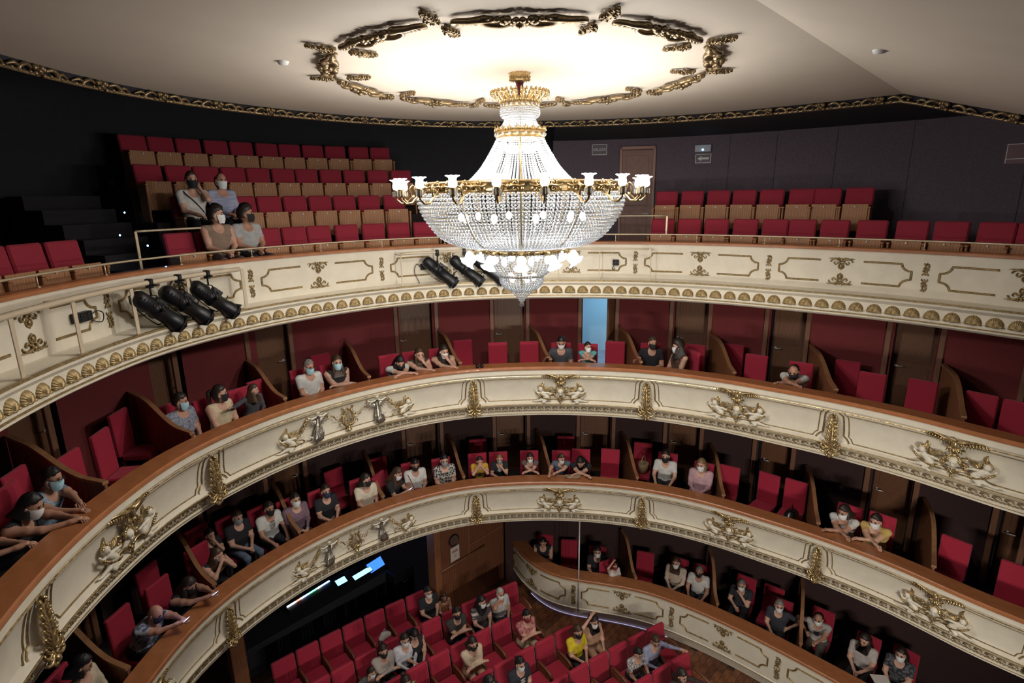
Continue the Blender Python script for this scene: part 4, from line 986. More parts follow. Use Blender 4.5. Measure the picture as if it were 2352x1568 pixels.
def spotlight(lab, s, dirv, ln=.74):
    t = thing('stage_spotlight', lab, 'spotlight', PM(s, .0, 9.05), 'spotlights on the upper balcony')
    MB().box(-.03,.03,-.045,.045,-.07,.045,bev=.01).tube([(0,-.05,-.03),(.0,-.10,-.03)],.012,6).tube([(0,0,-.05),(0,0,-.17)],.012,6).build('clamp', BLACK, t)
    d = np.array(dirv, float); d /= np.linalg.norm(d); up = np.array([0,0,1.]); sd = np.cross(d, up); sd /= np.linalg.norm(sd); u2 = np.cross(sd, d)
    c = np.array([0,-.02,-.34])
    M = Matrix(((sd[0],u2[0],d[0],c[0]),(sd[1],u2[1],d[1],c[1]),(sd[2],u2[2],d[2],c[2]),(0,0,0,1)))
    y = MB(); top = np.array([0,0,-.16]); w_ = .135
    y.tube([c+sd*w_, c+sd*w_+(top-c)*.75, top+sd*w_*.6, top, top-sd*w_*.6, c-sd*w_+(top-c)*.75, c-sd*w_], .011, 6, flat=.6); y.build('yoke', BLACK, t)
    b = MB().lathe([(0,-.33),(.07,-.325),(.105,-.28),(.11,-.22),(.115,-.12),(.10,-.10),(.10,-.02),(.118,.0),(.118,.03),(.10,.05),(.098,.24),(.108,.26),(.112,.36)],18)
    for i in range(5): b.box(-.12,.12,-.012,.012,-.30+.045*i,-.285+.045*i)
    b.box(-.125,.125,-.125,.125,.36,.375,bev=.004).box(-.03,.03,.09,.15,-.06,.10,bev=.008)
    brl = b.build('barrel', BLACK, t, M)
    MB().lathe([(.11,.37),(.112,.43),(.105,.43),(.10,.375)],6,smooth=False).build('lens_hood', BLACK, brl); MB().lathe([(0,.385),(.05,.39),(.095,.372)],18).build('lens', GLASSD, brl)
    for q in (-1,1): MB().tube([(q*.12,0,0),(q*.17,0,0)],[.02,.024],8).build('knob', BLACK, brl)
    MB().tube(_cr(np.array([c-d*.3, c-d*.33+[0,.05,-.10], c+[.12,.12,-.22], c+[.3,.15,-.16],c+[.42,.18,-.05]]),5),.008,6).build('cable', BLACKC, t)
    return t
for s, lab in ((-2.73,'black stage spotlight, leftmost of the three on the left pipe'),(-2.28,'black stage spotlight, middle of the three on the left pipe'),(-1.83,'black stage spotlight, rightmost of the three on the left pipe')):
    spotlight(lab, s, (.60,-.10,-.52))
for s, lab in ((2.27,'black stage spotlight nearest the wall socket left of the chandelier'),(2.79,'black stage spotlight hanging close left of the chandelier tail'),(3.22,'black stage spotlight half hidden behind the chandelier')):
    spotlight(lab, s, (.60,-.10,-.52), .7)
for px, py, w_, lab in ((180,728,.24,'black power box on the left of the upper parapet'),(972,612,.12,'black socket box left of the two central spotlights'),(1414,602,.12,'black socket box right of the chandelier')):
    s, z = at_n(px, py, .29); t = thing('socket_box', lab, 'socket', PM(s,.295,z))
    b = MB().box(-w_/2,w_/2,-.08,0,-.055,.055,bev=.008); b.build('box', BLACK, t)
    f = MB()
    for i in (-1,1):
        for j in (-1,1): f.lathe([(0,-.0),(.016,0),(.018,.006),(0,.008)],10,T(i*w_*.22,-.08,j*.024)@RX(PI/2))
    f.build('outlets', BLACKC, t)['kind'] = 'stuff'
    MB().tube(_cr(np.array([(w_/2,-.05,0),(w_/2+.10,-.06,.03),(w_/2+.2,-.05,-.02),(w_/2+.16,-.05,-.11),(w_/2+.02,-.04,-.07)] if px < 900 else [(-w_/2,-.05,0),(-w_/2-.08,-.06,.06),(-w_/2-.12,-.05,-.1),(-w_/2-.04,-.05,-.3),(-.15,-.04,-.36)] if px < 1100 else [(-w_*.2,-.05,-.05),(-w_*.5,-.05,-.1),(-w_*.4,-.05,-.15),(-w_*.1,-.05,-.1)]),6),.007,6).build('cable', BLACKC, t)
# ================================================================ signs, door and lamps of the gallery
def text_mesh(txt, size, m, ext=.002):
    cu = bpy.data.curves.new('txt','FONT'); cu.body = txt; cu.size = size; cu.extrude = ext; cu.align_x = 'CENTER'; cu.align_y = 'CENTER'
    o = bpy.data.objects.new('txt', cu); me = bpy.data.meshes.new_from_object(o); me.materials.clear(); me.materials.append(m)
    bpy.data.objects.remove(o); return me
SIGNW = mat('sign_print', (.55,.52,.52), .5); SIGND = mat('sign_plate', (.07,.055,.068), .5)
nG = 2.70
def sign_base(lab, px, py, w_, h_, n=nG):
    s, z = at_n(px, py, n); t = thing('exit_sign', lab, 'sign', PM(s, n, z))
    MB().box(-w_/2,w_/2,-.008,.012,-h_/2,h_/2).build('plate', SIGND, t)
    e = .012; b = MB()
    for x0,x1,z0,z1 in ((-w_/2,w_/2,h_/2-e,h_/2),(-w_/2,w_/2,-h_/2,-h_/2+e),(-w_/2,-w_/2+e,-h_/2,h_/2),(w_/2-e,w_/2,-h_/2,h_/2)): b.box(x0,x1,-.011,-.007,z0,z1)
    b.build('border', SIGNW, t); return t
t = sign_base('SALIDA exit sign left of the gallery door', 1377.5, 344, .34, .23)
put('lettering', text_mesh('SALIDA', .086, SIGNW), t, T(0,-.011,0)@RX(PI/2))
t = sign_base('arrow sign pointing left below the emergency lamp', 1616, 364, .33, .19)
MB().prism([(-.12,0),(-.03,.055),(-.05,.02),(.12,.02),(.12,-.02),(-.05,-.02),(-.03,-.055)],-.013,-.008).build('arrow', SIGNW, t)
s, z = at_n(1616, 341, nG); t = thing('emergency_lamp', 'grey emergency lamp box with a blue light above the arrow sign', 'lamp', PM(s,nG,z))
MB().box(-.17,.17,-.06,.01,-.075,.075,bev=.01).build('housing', mat('lamp_grey',(.30,.31,.34),.4), t)
LEDB = mat('blue_led', (.3,.6,1.), .4, emit=(.25,.6,1.), estr=14.)
MB().ell((.0,-.065,-.03),(.018,.012,.018),k=10,m=6).build('indicator_light', LEDB, t)
s, z = at_n(2340, 352, nG); t = thing('fire_sign', 'small red framed sign at the right edge of the gallery wall', 'sign', PM(s,nG,z))
MB().box(-.16,.16,-.008,.01,-.16,.16).build('plate', mat('sign_maroon',(.10,.02,.03),.5), t); MB().box(-.15,.15,-.011,-.007,.14,.15).box(-.15,-.14,-.011,-.007,-.15,.15).box(-.15,.15,-.011,-.007,-.09,-.08).build('border', SIGNW, t)
sa, _ = at_n(1424,400,nG); sb, _ = at_n(1506,400,nG)
d = struct(put('door_%d' % (nd+1), None, None, PM((sa+sb)/2, nG-.02, 8.6)), 'brown gallery exit door behind the chandelier')
wd = float(np.linalg.norm(P(sa,nG,0)-P(sb,nG,0)))
lf = door_parts(d, wd-.1, 2.42, 1, mat('gallery_door_wood',(.20,.095,.07),.55,noise=.2,nscale=8))
fr = MB().box(-wd/2,-wd/2+.06,-.04,.04,0,2.5,bev=.006).box(wd/2-.06,wd/2,-.04,.04,0,2.5,bev=.006).box(-wd/2,wd/2,-.04,.04,2.43,2.5,bev=.006).build('door_frame', mat('gallery_frame_wood',(.26,.13,.09),.5), d)
MB().lathe([(.15,-.012),(.165,-.016),(.165,.0),(.15,0)],24,T(0,-.01,1.62)@RX(PI/2)).lathe([(0,.0),(.15,0)],24,T(0,-.012,1.62)@RX(PI/2)).build('porthole', mat('porthole_glass',(.24,.14,.13),.2), lf)
# aisle steps with little blue lights
STEP = mat('aisle_step', (.012,.010,.013), .9)
stp = thing('aisle_stair', 'dark stepped aisle with small blue lights in the left gallery', 'stair')
for i in range(7):
    n0 = 1.0+.42*i; z1 = 8.6+.22*(i+1)
    b = MB(); k = [P(s,n,0) for s in (-1.98,-1.30) for n in (n0,n0+.44)]
    v = [(p[0],p[1],z) for z in (8.6,z1) for p in (k[0],k[2],k[3],k[1])]
    b.add(v,[(0,3,2,1),(4,5,6,7),(0,1,5,4),(1,2,6,5),(2,3,7,6),(3,0,4,7)],None,0,False); b.build('step', STEP, stp)
lm = MB().ell((0,0,0),(.014,.010,.014),k=8,m=5).mesh('step_light', LEDB)
for px, py, n in ((345,620,.9),(372,590,.98),(337,564,1.40),(275,540,1.82),(283,488,2.66),(321,464,3.08)):
    s, z = at_n(px, py, n); put('step_light', lm, stp, PM(s, n-.01, z))
# ================================================================ theatre seats of the gallery
def seat_proto(label):
    t = thing('theatre_seat', label, 'seat')
    MB().box(-.225,.225,-.05,.05,.40,.96,bev=.022,M=T(0,.16,0)@RX(-.16)@T(0,-.08,0)).build('backrest', REDS, t)
    p = MB().box(-.205,.205,-.014,.014,.20,.68,bev=.006,M=T(0,-.16,0)@RX(-.08)).build('seat_pan', WOODS, t)
    MB().box(-.20,.20,.0,.075,.24,.66,bev=.03,M=T(0,-.14,0)@RX(-.08)).build('cushion', REDS, p)
    MB().lathe([(0,-.004),(.014,-.003),(.014,0)],12,T(0,-.127,.63)@RX(PI/2)@T(0,0,.02)).ell((0,-.128,.632),(.015,.006,.015),k=8,m=4).build('number_button', WHITEP, p)
    for q in (-1,1): MB().box(q*.235-.016,q*.235+.016,-.19,.10,.0,.60,bev=.01).box(q*.235-.024,q*.235+.024,-.2,.10,.60,.635,bev=.01).build('side_panel', WOODS, t)
    return t
ROWA, ROWB, ROWC, ROWD = .95, 1.80, 2.65, 3.50
SEATS = [(ROWA, 8.60, [-1.43,-1.03,-.62,-.20,.21,.60,1.04,1.48,1.90,2.32], 'front row of the left block'),
         (ROWB, 9.145, [-.91,-.55,-.18,.19,.56,.92,1.27,1.65,2.03], 'second row of the left block'),
         (ROWC, 9.69, [-.99,-.66,-.34,0.,.33,.66,.97,1.29,1.63,1.96,2.27], 'third row of the left block'),
         (ROWD, 10.24, [-.86,-.58,-.28,.05,.36,.67,.95,1.23,1.54,1.85,2.12], 'back row of the left block'),
         (ROWA, 8.60, [-4.35,-3.93,-3.52,-3.13,-2.75], 'front row beyond the aisle'),
         (ROWB, 9.145, [6.40,6.78,7.17,7.56,7.94,8.37,8.84,9.28], 'back row of the right block'),
         (ROWA, 8.60, [6.42,6.85,7.28,7.74,8.17,8.61,9.12,9.62,10.12,10.57,11.02,11.47,11.9], 'front row of the right block')]
SEATED3 = {(0,1),(0,2),(1,0),(1,1)}
sp = None
for ri, (n, z, L, nm) in enumerate(SEATS):
    for i, s in enumerate(L):
        lab = '%s gallery seat, %s from the left in the %s' % ('occupied' if (ri,i) in SEATED3 else 'folded', ORD[i], nm)
        if sp is None: sp = seat_proto(lab); sp['group'] = 'gallery seats'; sp.matrix_basis = PM(s,n,z); continue
        o = copy_tree(sp, PM(s,n,z), lab)
        if (ri,i) in SEATED3:
            for ch_ in list(o.children):
                if ch_.name.startswith('seat_pan'): ch_.matrix_basis = T(0,-.36,.0)@T(0,0,.46)@RX(-PI/2+.1)@T(0,.16,-.30)
# ================================================================ box partitions
def partition(lab, sa, sb, z0, zb, zt, n0=.34, n1=2.2):
    """S-curved wooden divider from the rail (sa) to the back wall (sb)"""
    t = thing('box_partition', lab, 'partition', None, 'partitions between the boxes')
    k = 22; v = []; f = []; path = []
    for i in range(k+1):
        q = i/k; p = P(sa+(sb-sa)*q, n0+(n1-n0)*q, 0); e = min(1, max(0, (q-.16)/.6)); h = zb+(zt-zb)*(e*e*(3-2*e))*(1.0)
        path.append((p[0],p[1],h))
    a = np.array(path); d = a[-1,:2]-a[0,:2]; d /= np.linalg.norm(d); nr = np.array([-d[1],d[0]])*.018
    for x,y,h in path:
        for g in (-1,1): v += [(x+nr[0]*g,y+nr[1]*g,z0),(x+nr[0]*g,y+nr[1]*g,h)]
    for i in range(k):
        o = 4*i; f += [(o,o+1,o+5,o+4),(o+2,o+6,o+7,o+3),(o+1,o+3,o+7,o+5)]
    f += [(0,2,3,1),(4*k,4*k+1,4*k+3,4*k+2)]
    MB().add(v,f,None,0,False).build('panel', WOODP, t)
    b = MB(); pv = []; pf = []
    for x,y,h in path:
        for g,hh in ((-1.9,-.01),(-1.9,.03),(1.9,.03),(1.9,-.01)): pv.append((x+nr[0]*g,y+nr[1]*g,h+hh))
    for i in range(k):
        for j in range(4): pf.append((4*i+j,4*i+(j+1)%4,4*i+4+(j+1)%4,4*i+4+j))
    pf += [(3,2,1,0),(4*k,4*k+1,4*k+2,4*k+3)]
    b.add(pv,pf,None,0,False).build('top_trim', mat('trim_wood',(.33,.155,.07),.4,noise=.2,nscale=10), t); return t
DIV2 = [(-3.55,-2.99),(-2.16,-1.83),(-.60,-.33),(.95,1.16),(2.70,2.60),(4.47,4.14),(6.22,5.72),(7.90,7.17),(9.56,8.81),(11.24,10.58)]
for i,(a,c) in enumerate(DIV2): partition('curved wooden partition of the middle boxes, %s from the left' % ORD[i], a, c, 5.8, 6.74, 7.02)
DIV1 = [(-3.6,-3.0),(-2.08,-1.62),(-.54,-.21),(1.1,1.30),(2.71,2.67),(4.51,4.25),(6.23,5.83),(7.86,7.31),(9.53,8.99),(11.18,10.64)]
for i,(a,c) in enumerate(DIV1): partition('curved wooden partition of the lower boxes, %s from the left' % ORD[i], a, c, 3.2, 4.1, 4.40, .5)
for i,((ax,ay),(bx,by)) in enumerate((((5.78,2.97),(6.6,3.9)),((6.2,1.18),(7.3,1.9)),((6.2,-.55),(7.6,-.1)))):
    s1,n1 = to_sn((ax,ay)); s2,n2 = to_sn((bx,by)); partition('curved wooden partition of the stalls boxes, %s from the left' % ORD[i], s1, s2, .3, 1.25, 1.75, n1, n2)
# ================================================================ upholstered box chairs
def chair_proto(label):
    t = thing('box_chair', label, 'chair')
    MB().box(-.215,.215,-.035,.035,.42,1.10,bev=.016,M=T(0,.225,0)@RX(-.05)@T(0,-.0,0)).build('backrest', RED, t)
    MB().box(-.215,.215,-.22,.20,.36,.46,bev=.02).build('seat', RED, t)
    for x in (-.185,.185):
        for y in (-.19,.20): MB().box(x-.02,x+.02,y-.02,y+.02,0,.37,bev=.004).build('leg', mat('chair_leg_wood',(.10,.035,.018),.5), t)
    return t
CHP = [None]
def chair(label, M):
    if CHP[0] is None:
        CHP[0] = chair_proto(label); CHP[0]['group'] = 'red box chairs'; CHP[0].matrix_basis = M; return CHP[0]
    return copy_tree(CHP[0], M, label)
CHAIRPOS = []
# ================================================================ stalls seats
def stalls_proto(label):
    t = thing('stalls_seat', label, 'seat')
    MB().box(-.235,.235,-.05,.05,.34,.92,bev=.024,M=T(0,.02,0)@RX(-.17)@T(0,-.02,0)).build('backrest', RED, t)
    c = MB().box(-.225,.225,-.50,-.06,.38,.47,bev=.03).build('cushion', RED, t)
    MB().box(-.22,.22,-.49,-.06,.26,.379,bev=.01).build('seat_base', mat('seat_dark',(.035,.012,.012),.7), t)
    for q in (-1,1):
        MB().box(q*.25-.016,q*.25+.016,-.42,.02,0,.56,bev=.01).build('side_panel', WOODP, t)
        MB().tube([(q*.25,.0,.60),(q*.25,-.25,.61),(q*.25,-.40,.595),(q*.25,-.46,.55),(q*.25,-.45,.50)],[.022,.026,.026,.024,.016],8,flat=.7).build('armrest', mat('armrest_wood',(.22,.085,.04),.4,noise=.2,nscale=14), t)
    return t
def row_y(k, x): return [6.9,5.88,4.90,3.90,2.89,1.95][k]-.16*(x-1)-.02*(x-1)**2
def row_a(x): return math.atan(-.16-.04*(x-1))
stp_ = None; STALL = []
for k,(x0,x1) in enumerate(((-.85,2.3),(-1.15,3.6),(-.65,3.5),(.6,3.7),(2.0,4.8),(3.1,4.4))):
    nx = int(round((x1-x0)/.5)); 
    for i in range(nx+1):
        x = x0+.505*i
        lab = 'red stalls seat, %s from the left in the %s row' % (ORD[i], ('back','second','third','fourth','fifth','front')[k])
        M = T(x, row_y(k,x), 0)@RZ(row_a(x)); STALL.append((x,row_y(k,x),k))
        if stp_ is None: stp_ = stalls_proto(lab); stp_['group'] = 'stalls seats'; stp_.matrix_basis = M
        else: copy_tree(stp_, M, lab)
# ================================================================ sound desk
dk = thing('sound_desk', 'dark sound desk with blue lit screens behind the stalls', 'desk', T(.9,8.5,0))
MB().box(-2.2,1.6,-.35,.5,.72,.80,bev=.02).box(-2.2,-2.12,-.3,.45,0,.72).box(1.52,1.6,-.3,.45,0,.72).box(-2.1,1.5,-.3,-.26,.05,.72).build('table', DARKN, dk)
SCR = mat('blue_screen', (.1,.2,.5), .3, emit=(.04,.20,1.), estr=1.6, kind='voronoi', noise=.5, nscale=12); SCW = mat('white_screen', (.6,.8,1.), .3, emit=(.22,.58,1.), estr=2.6)
def mon(lab, px, py, w_, h_, tilt, m, rz):
    p = at_z(px,py,1.02); t = thing('monitor', lab, 'monitor', T(p[0],p[1],.80)@RZ(rz))
    MB().box(-w_/2-.015,w_/2+.015,-.015,.015,-h_/2-.015,h_/2+.015,bev=.006,M=T(0,0,.16)@RX(tilt)).box(-.08,.08,-.06,.06,0,.012).tube([(0,0,.01),(0,.02,.13)],.015,6).build('housing', BLACK, t)
    MB().box(-w_/2,w_/2,-.018,-.014,-h_/2,h_/2,M=T(0,0,.16)@RX(tilt)).build('screen', m, t); return t
mon('small white glowing screen on the sound desk', 783, 1330, .26, .16, -1.15, SCW, .0)
mon('wide blue white glowing screen on the sound desk', 832, 1312, .52, .13, -1.15, SCW, .05)
mon('blue glowing screen behind the wide one', 862, 1292, .45, .24, -.75, SCR, .1)
p = at_z(703,1357,.98); t = thing('mixing_console', 'long mixing console with a strip of coloured lights', 'console', T(p[0],p[1],.80)@RZ(.1))
MB().box(-.62,.62,-.3,.3,.0,.16,bev=.02).build('body', BLACK, t)
stc = [mat('meter_blue',(.2,.4,1),.4,emit=(.25,.5,1.),estr=5.),mat('meter_white',(1,1,1),.4,emit=(.8,.85,1.),estr=5.),mat('meter_red',(1,.2,.2),.4,emit=(1.,.25,.2),estr=3.),mat('meter_green',(.2,1,.4),.4,emit=(.2,1.,.5),estr=3.)]
for i in range(10): MB().box(-.055,.055,-.02,.02,0,.02,bev=.004).build('meter_light', stc[(1,1,2,1,0,3,3,1,0,0)[i]], t, T(-.52+.115*i,-.12,.16))
p = at_z(915,1300,1.0); t = thing('equipment_case', 'dark equipment case beside the sound desk', 'case', T(p[0]+.1,p[1]+.1,0)); MB().box(-.3,.3,-.2,.2,.02,.85,bev=.02).build('case', BLACK, t); MB().tube([(-.08,-.21,.6),(-.08,-.24,.6),(.08,-.24,.6),(.08,-.21,.6)],.01,6).build('handle', STEEL, t)
ld = bpy.data.lights.new('screen_glow','AREA'); ld.energy = 7; ld.color = (.2,.5,1.); ld.size = .5; pg = at_z(830,1312,1.15); put('screen_glow', ld, None, T(*pg)@RX(PI-.6))
# clock and notice on the stalls wall, slim pole
t = thing('wall_clock', 'dark round wall clock above the paper notice', 'clock', T(3.19,6.49,2.02)); MB().lathe([(.12,.0),(.15,.005),(.155,.03),(.135,.04),(.13,.02),(0,.02)],24,RX(PI/2)).build('case', BLACK, t); MB().lathe([(0,.022),(.128,.022)],24,RX(PI/2)).box(-.006,.006,-.032,-.028,0,.1).box(0,.07,-.032,-.028,-.006,.006).build('dial', mat('dark_dial',(.10,.06,.05),.3), t)
t = thing('paper_notice', 'white paper notice with red lettering on the wooden wall', 'notice', T(3.22,6.485,1.64)); MB().box(-.14,.14,-.004,.004,-.19,.19).build('sheet', mat('paper',(.62,.56,.50),.8), t)
for dz, w_ in ((.09,.16),(.055,.19)): MB().box(-w_/2,w_/2,-.007,-.004,dz-.010,dz+.010).build('print_line', mat('red_print',(.35,.06,.04),.7), t)
MB().lathe([(.026,0),(.036,0)],18,T(0,-.006,-.06)@RX(PI/2)).build('print_ring', mat('red_print',(.35,.06,.04),.7), t)
p = at_z(1329,1330,1.2); t = thing('slim_pole', 'slim pale pole standing at the stalls box rail', 'pole', T(p[0],p[1],.3)); MB().tube([(0,0,0),(0,0,2.75)],.018,8).build('shaft', mat('pole_grey',(.62,.58,.58),.4), t)

# ================================================================ unseen lanterns added toward the stage as fill light for the lower tiers
for i, x in enumerate((-5.0,-3.9,-2.8,-1.7)):
    t = thing('fill_lantern', 'unseen black fill lantern added toward the stage, %s from the left' % ORD[i], 'lantern', T(x,-7.0,5.4))
    dv = Vector((4.6-x,9.6,-2.6)); q = dv.to_track_quat('-Z','Y').to_matrix().to_4x4()
    MB().lathe([(0,.30),(.10,.28),(.13,.10),(.14,-.05),(.15,-.12),(.13,-.12),(.12,-.02),(0,0)],16).build('barrel', BLACK, t, q)
    MB().tube([(-.17,0,0),(-.17,0,.3),(.17,0,.3),(.17,0,0)],.012,6).build('yoke', BLACK, t)
    MB().tube([(0,0,.3),(0,0,4.0)],.02,6).build('hanger', BLACK, t)
    l = bpy.data.lights.new('fill_lantern_light','SPOT'); l.energy = 520; l.color = (1.,.93,.84); l.shadow_soft_size = .2; l.spot_size = math.radians(78); l.spot_blend = .6
    put('fill_lantern_light', l, None, T(x,-7.0,5.4)@q@T(0,0,-.16))
# ================================================================ people
def rotm(yaw, pitch, rollv=0):
    return np.array((Matrix.Rotation(yaw,3,'Z')@Matrix.Rotation(-pitch,3,'X')@Matrix.Rotation(rollv,3,'Y')))
def ik(S, Hh, l1, l2, pole):
    d = Hh-S; L = np.linalg.norm(d)
    if L > (l1+l2)*.985: Hh = S+d/L*(l1+l2)*.985; d = Hh-S; L = np.linalg.norm(d)
    L = max(L, abs(l1-l2)+.02)
    u = d/np.linalg.norm(d); a = (l1*l1-l2*l2+L*L)/(2*L); h = math.sqrt(max(0, l1*l1-a*a))
    q = pole-u*(pole@u); q /= np.linalg.norm(q)+1e-9
    return S+u*a+q*h, Hh
D_ = dict(lean=4, hl=(-.06,.32,.66), hr=(.06,.33,.67), pl=(-.6,-.3,-1), pr=(.6,-.3,-1), legs='sit')
POSE = {
 'lap': {}, 'knees': dict(lean=8, hl=(-.15,.40,.64), hr=(.15,.40,.64)),
 'cross': dict(lean=3, hl=(.13,.24,.82), hr=(-.13,.22,.79), pl=(-.9,.1,-.6), pr=(.9,.1,-.6)),
 'rail': dict(lean=15, hl=(.12,.50,.905), hr=(-.12,.54,.915), pl=(-1,.0,-.5), pr=(1,.0,-.5)),
 'raillow': dict(lean=32, hl=(.13,.64,.915), hr=(-.13,.68,.925), pl=(-1,.0,-.4), pr=(1,.0,-.4)),
 'railopen': dict(lean=26, hl=(-.03,.70,.93), hr=(.05,.71,.935), pl=(-1,.0,-.5), pr=(1,.0,-.5)),
 'railside': dict(lean=18, hl=(.12,.56,.92), hr=(.32,.66,.92), pl=(-1,0,-.4), pr=(.8,-.2,-.6)),
 'chinl': dict(lean=20, hl=(-.05,.37,1.02), hr=(-.08,.58,.915), pl=(-.4,.6,-1), pr=(1,.0,-.4)),
 'chinr': dict(lean=26, hl=(.06,.66,.955), hr=(.06,.46,1.00), pl=(-1,.0,-.4), pr=(.4,.6,-1)),
 'hands_face': dict(lean=20, hl=(-.055,.40,1.06), hr=(.055,.40,1.06), pl=(-.5,.6,-1), pr=(.5,.6,-1)),
 'cheek': dict(lean=4, hl=(-.085,.14,1.10), hr=(.05,.33,.67), pl=(-.5,.3,-1)),
 'phone': dict(lean=14, hl=(-.05,.40,.82), hr=(.05,.41,.82)),
 'phonerail': dict(lean=26, hl=(-.05,.70,1.03), hr=(.06,.70,1.04), pl=(-1,.0,-.5), pr=(1,.0,-.5)),
 'gesture': dict(lean=6, hl=(-.06,.30,.72), hr=(.30,.38,.93), pr=(.6,-.2,-1)),
 'hip': dict(lean=14, hl=(-.10,.62,.95), hr=(.24,.08,.72), pr=(1,-.6,-.1)),
 'hipl': dict(lean=6, hl=(-.24,.06,.74), hr=(.06,.34,.68), pl=(-1,-.6,-.1)),
 'reach': dict(lean=14, hl=(-.05,.34,.68), hr=(.62,.28,.98), pr=(.3,-.6,-.6)),
 'reachl': dict(lean=10, hl=(-.52,.36,.90), hr=(.06,.34,.68), pl=(-.3,-.6,-.6)),
 'raise': dict(lean=0, hl=(-.06,.33,.67), hr=(.15,.10,1.42), pr=(1,.2,-.2)),
 'neck': dict(lean=4, hl=(-.06,.32,.67), hr=(.07,.13,1.08), pr=(1,.2,-.3)),
 'mouth': dict(lean=8, hl=(-.02,.22,1.08), hr=(.10,.26,.74), pl=(-.5,.2,-1)),
 'elbow': dict(lean=14, hl=(-.04,.30,.98), hr=(.06,.36,.70), pl=(-.3,.4,-1)),
}
BODY = {}
GRP = dict(torso=0, sleeve=1, arm=2, hand=3, neck=4, thigh=5, shin=6, shoe=7)
def body(pose, build=1.):
    key = (pose, build)
    if key in BODY: return BODY[key]
    q = dict(D_); q.update(POSE[pose]); le = math.radians(q['lean']); hip = np.array([0,0,.55])
    def sp(x, y, z):  # a point of the upper body, bent forward about the hips
        c, s = math.cos(le), math.sin(le); k = z-.55; return np.array([x, y*c+k*s, .55+k*c-y*s])
    B = build; caps = []
    def cap(a, b, ra, rb, g): caps.append((np.array(a,float), np.array(b,float), ra, rb, GRP[g]))
    cap((-.085,0,.55),(.085,0,.55),.125*B,.125*B,'thigh')
    cap(sp(-.05,0,.62),sp(-.05,.01,.80),.118*B,.118*B,'torso'); cap(sp(.05,0,.62),sp(.05,.01,.80),.118*B,.118*B,'torso')
    cap(sp(-.085,.0,.90),sp(.085,.0,.90),.122*B,.122*B,'torso'); cap(sp(-.165,-.01,1.01),sp(.165,-.01,1.01),.062,.062,'torso')
    cap(sp(0,-.01,1.02),sp(0,.015,1.12),.058,.052,'neck')
    hands = []; arms = []
    for sg, hk, pk in ((-1,'hl','pl'),(1,'hr','pr')):
        S = sp(sg*.195,-.01,1.0); e, Hh = ik(S, np.array(q[hk],float), .285, .25, np.array(q[pk],float))
        m = S+(e-S)*.62; arms.append((S,e))
        cap(S, m, .056*B, .05*B, 'sleeve'); cap(m, e, .047, .041, 'arm'); cap(e, Hh, .041, .027, 'arm')
        d = (Hh-e)/np.linalg.norm(Hh-e); cap(Hh, Hh+d*.07, .026, .028, 'hand'); hands.append((Hh, d, sg))
    for sg in (-1,1):
        k = np.array([sg*.13,.44,.53]); an = np.array([sg*.12,.42,.09])
        cap((sg*.095,.02,.545), k, .092*B, .064, 'thigh'); cap(k, an, .056, .038, 'shin'); cap(an+[0,-.02,-.03], an+[sg*.015,.15,-.05], .042, .034, 'shoe')
    v, f = sdf_mesh(caps, .0205, .035)
    nb = sp(0,.075,1.045); W3 = np.array([1.,1.,.8]); q_ = (v-nb)*W3; r_ = np.linalg.norm(q_, axis=1); k = np.abs(r_-.088) < .0115
    v[k] = nb+(q_[k]/r_[k][:,None]*.088)/W3
    for S, e in arms:
        u = (e-S)/np.linalg.norm(e-S); tau = (v-S)@u-.62*np.linalg.norm(e-S); dd = np.linalg.norm(v-S-u*((v-S)@u)[:,None], axis=1); k = (np.abs(tau) < .0115)&(dd < .075); v[k] -= u*tau[k][:,None]
    fc = v[f].mean(1); best = np.full(len(f), 9.); g = np.zeros(len(f), int)
    for a, b, ra, rb, gi in caps:
        d = b-a; t = np.clip(((fc-a)@d)/(d@d+1e-9), 0, 1); dd = np.linalg.norm(fc-a-t[:,None]*d, axis=1)-(ra+(rb-ra)*t)
        k = dd < best; best[k] = dd[k]; g[k] = gi
    for S, e in arms:
        u = (e-S)/np.linalg.norm(e-S); tt = (fc-S)@u/np.linalg.norm(e-S); dd = np.linalg.norm(fc-S-u*((fc-S)@u)[:,None], axis=1); k = ((g == 1)|(g == 2))&(dd < .075)&(tt > 0)&(tt < 1); g[k] = np.where(tt[k] < .62, 1, 2)
    k = (g == 0)&(np.linalg.norm((fc-nb)*[1.,1.,.8], axis=1) < .088); g[k] = 10
    hc = sp(0,.035,1.215); BODY[key] = (v, f, g, hc, le, hands); return BODY[key]
def head_geo():
    """head pointing +y, centre at the origin"""
    nu, nv = 20, 14; v = []
    for i in range(nv+1):
        t = PI*i/nv; z = math.cos(t); r = math.sin(t)
        for j in range(nu):
            a = 2*PI*j/nu; x, y = r*math.cos(a), r*math.sin(a)
            sx, sy, sz = .074, .094, .118
            if z < 0: sx *= 1-.30*z*z*1.2; sy *= 1-.12*(-z)
            px, py, pz = x*sx, y*sy, z*sz
            if y > .5 and z < -.35: py += .012*(y-.5)
            if y > .8 and abs(x) < .3 and -.35 < z < .12: py += .020*(1-abs(x)/.35)*max(0, 1-abs(z+.16)/.3)
            if y > .55 and .05 < z < .35 and .15 < abs(x) < .6: py -= .006
            v.append((px, py-.008*(z < -.2)*(y < 0), pz))
    f = [(i*nu+j, (i+1)*nu+j, (i+1)*nu+(j+1) % nu, i*nu+(j+1) % nu) for i in range(nv) for j in range(nu)]
    return np.array(v), f
HV, HF = head_geo()
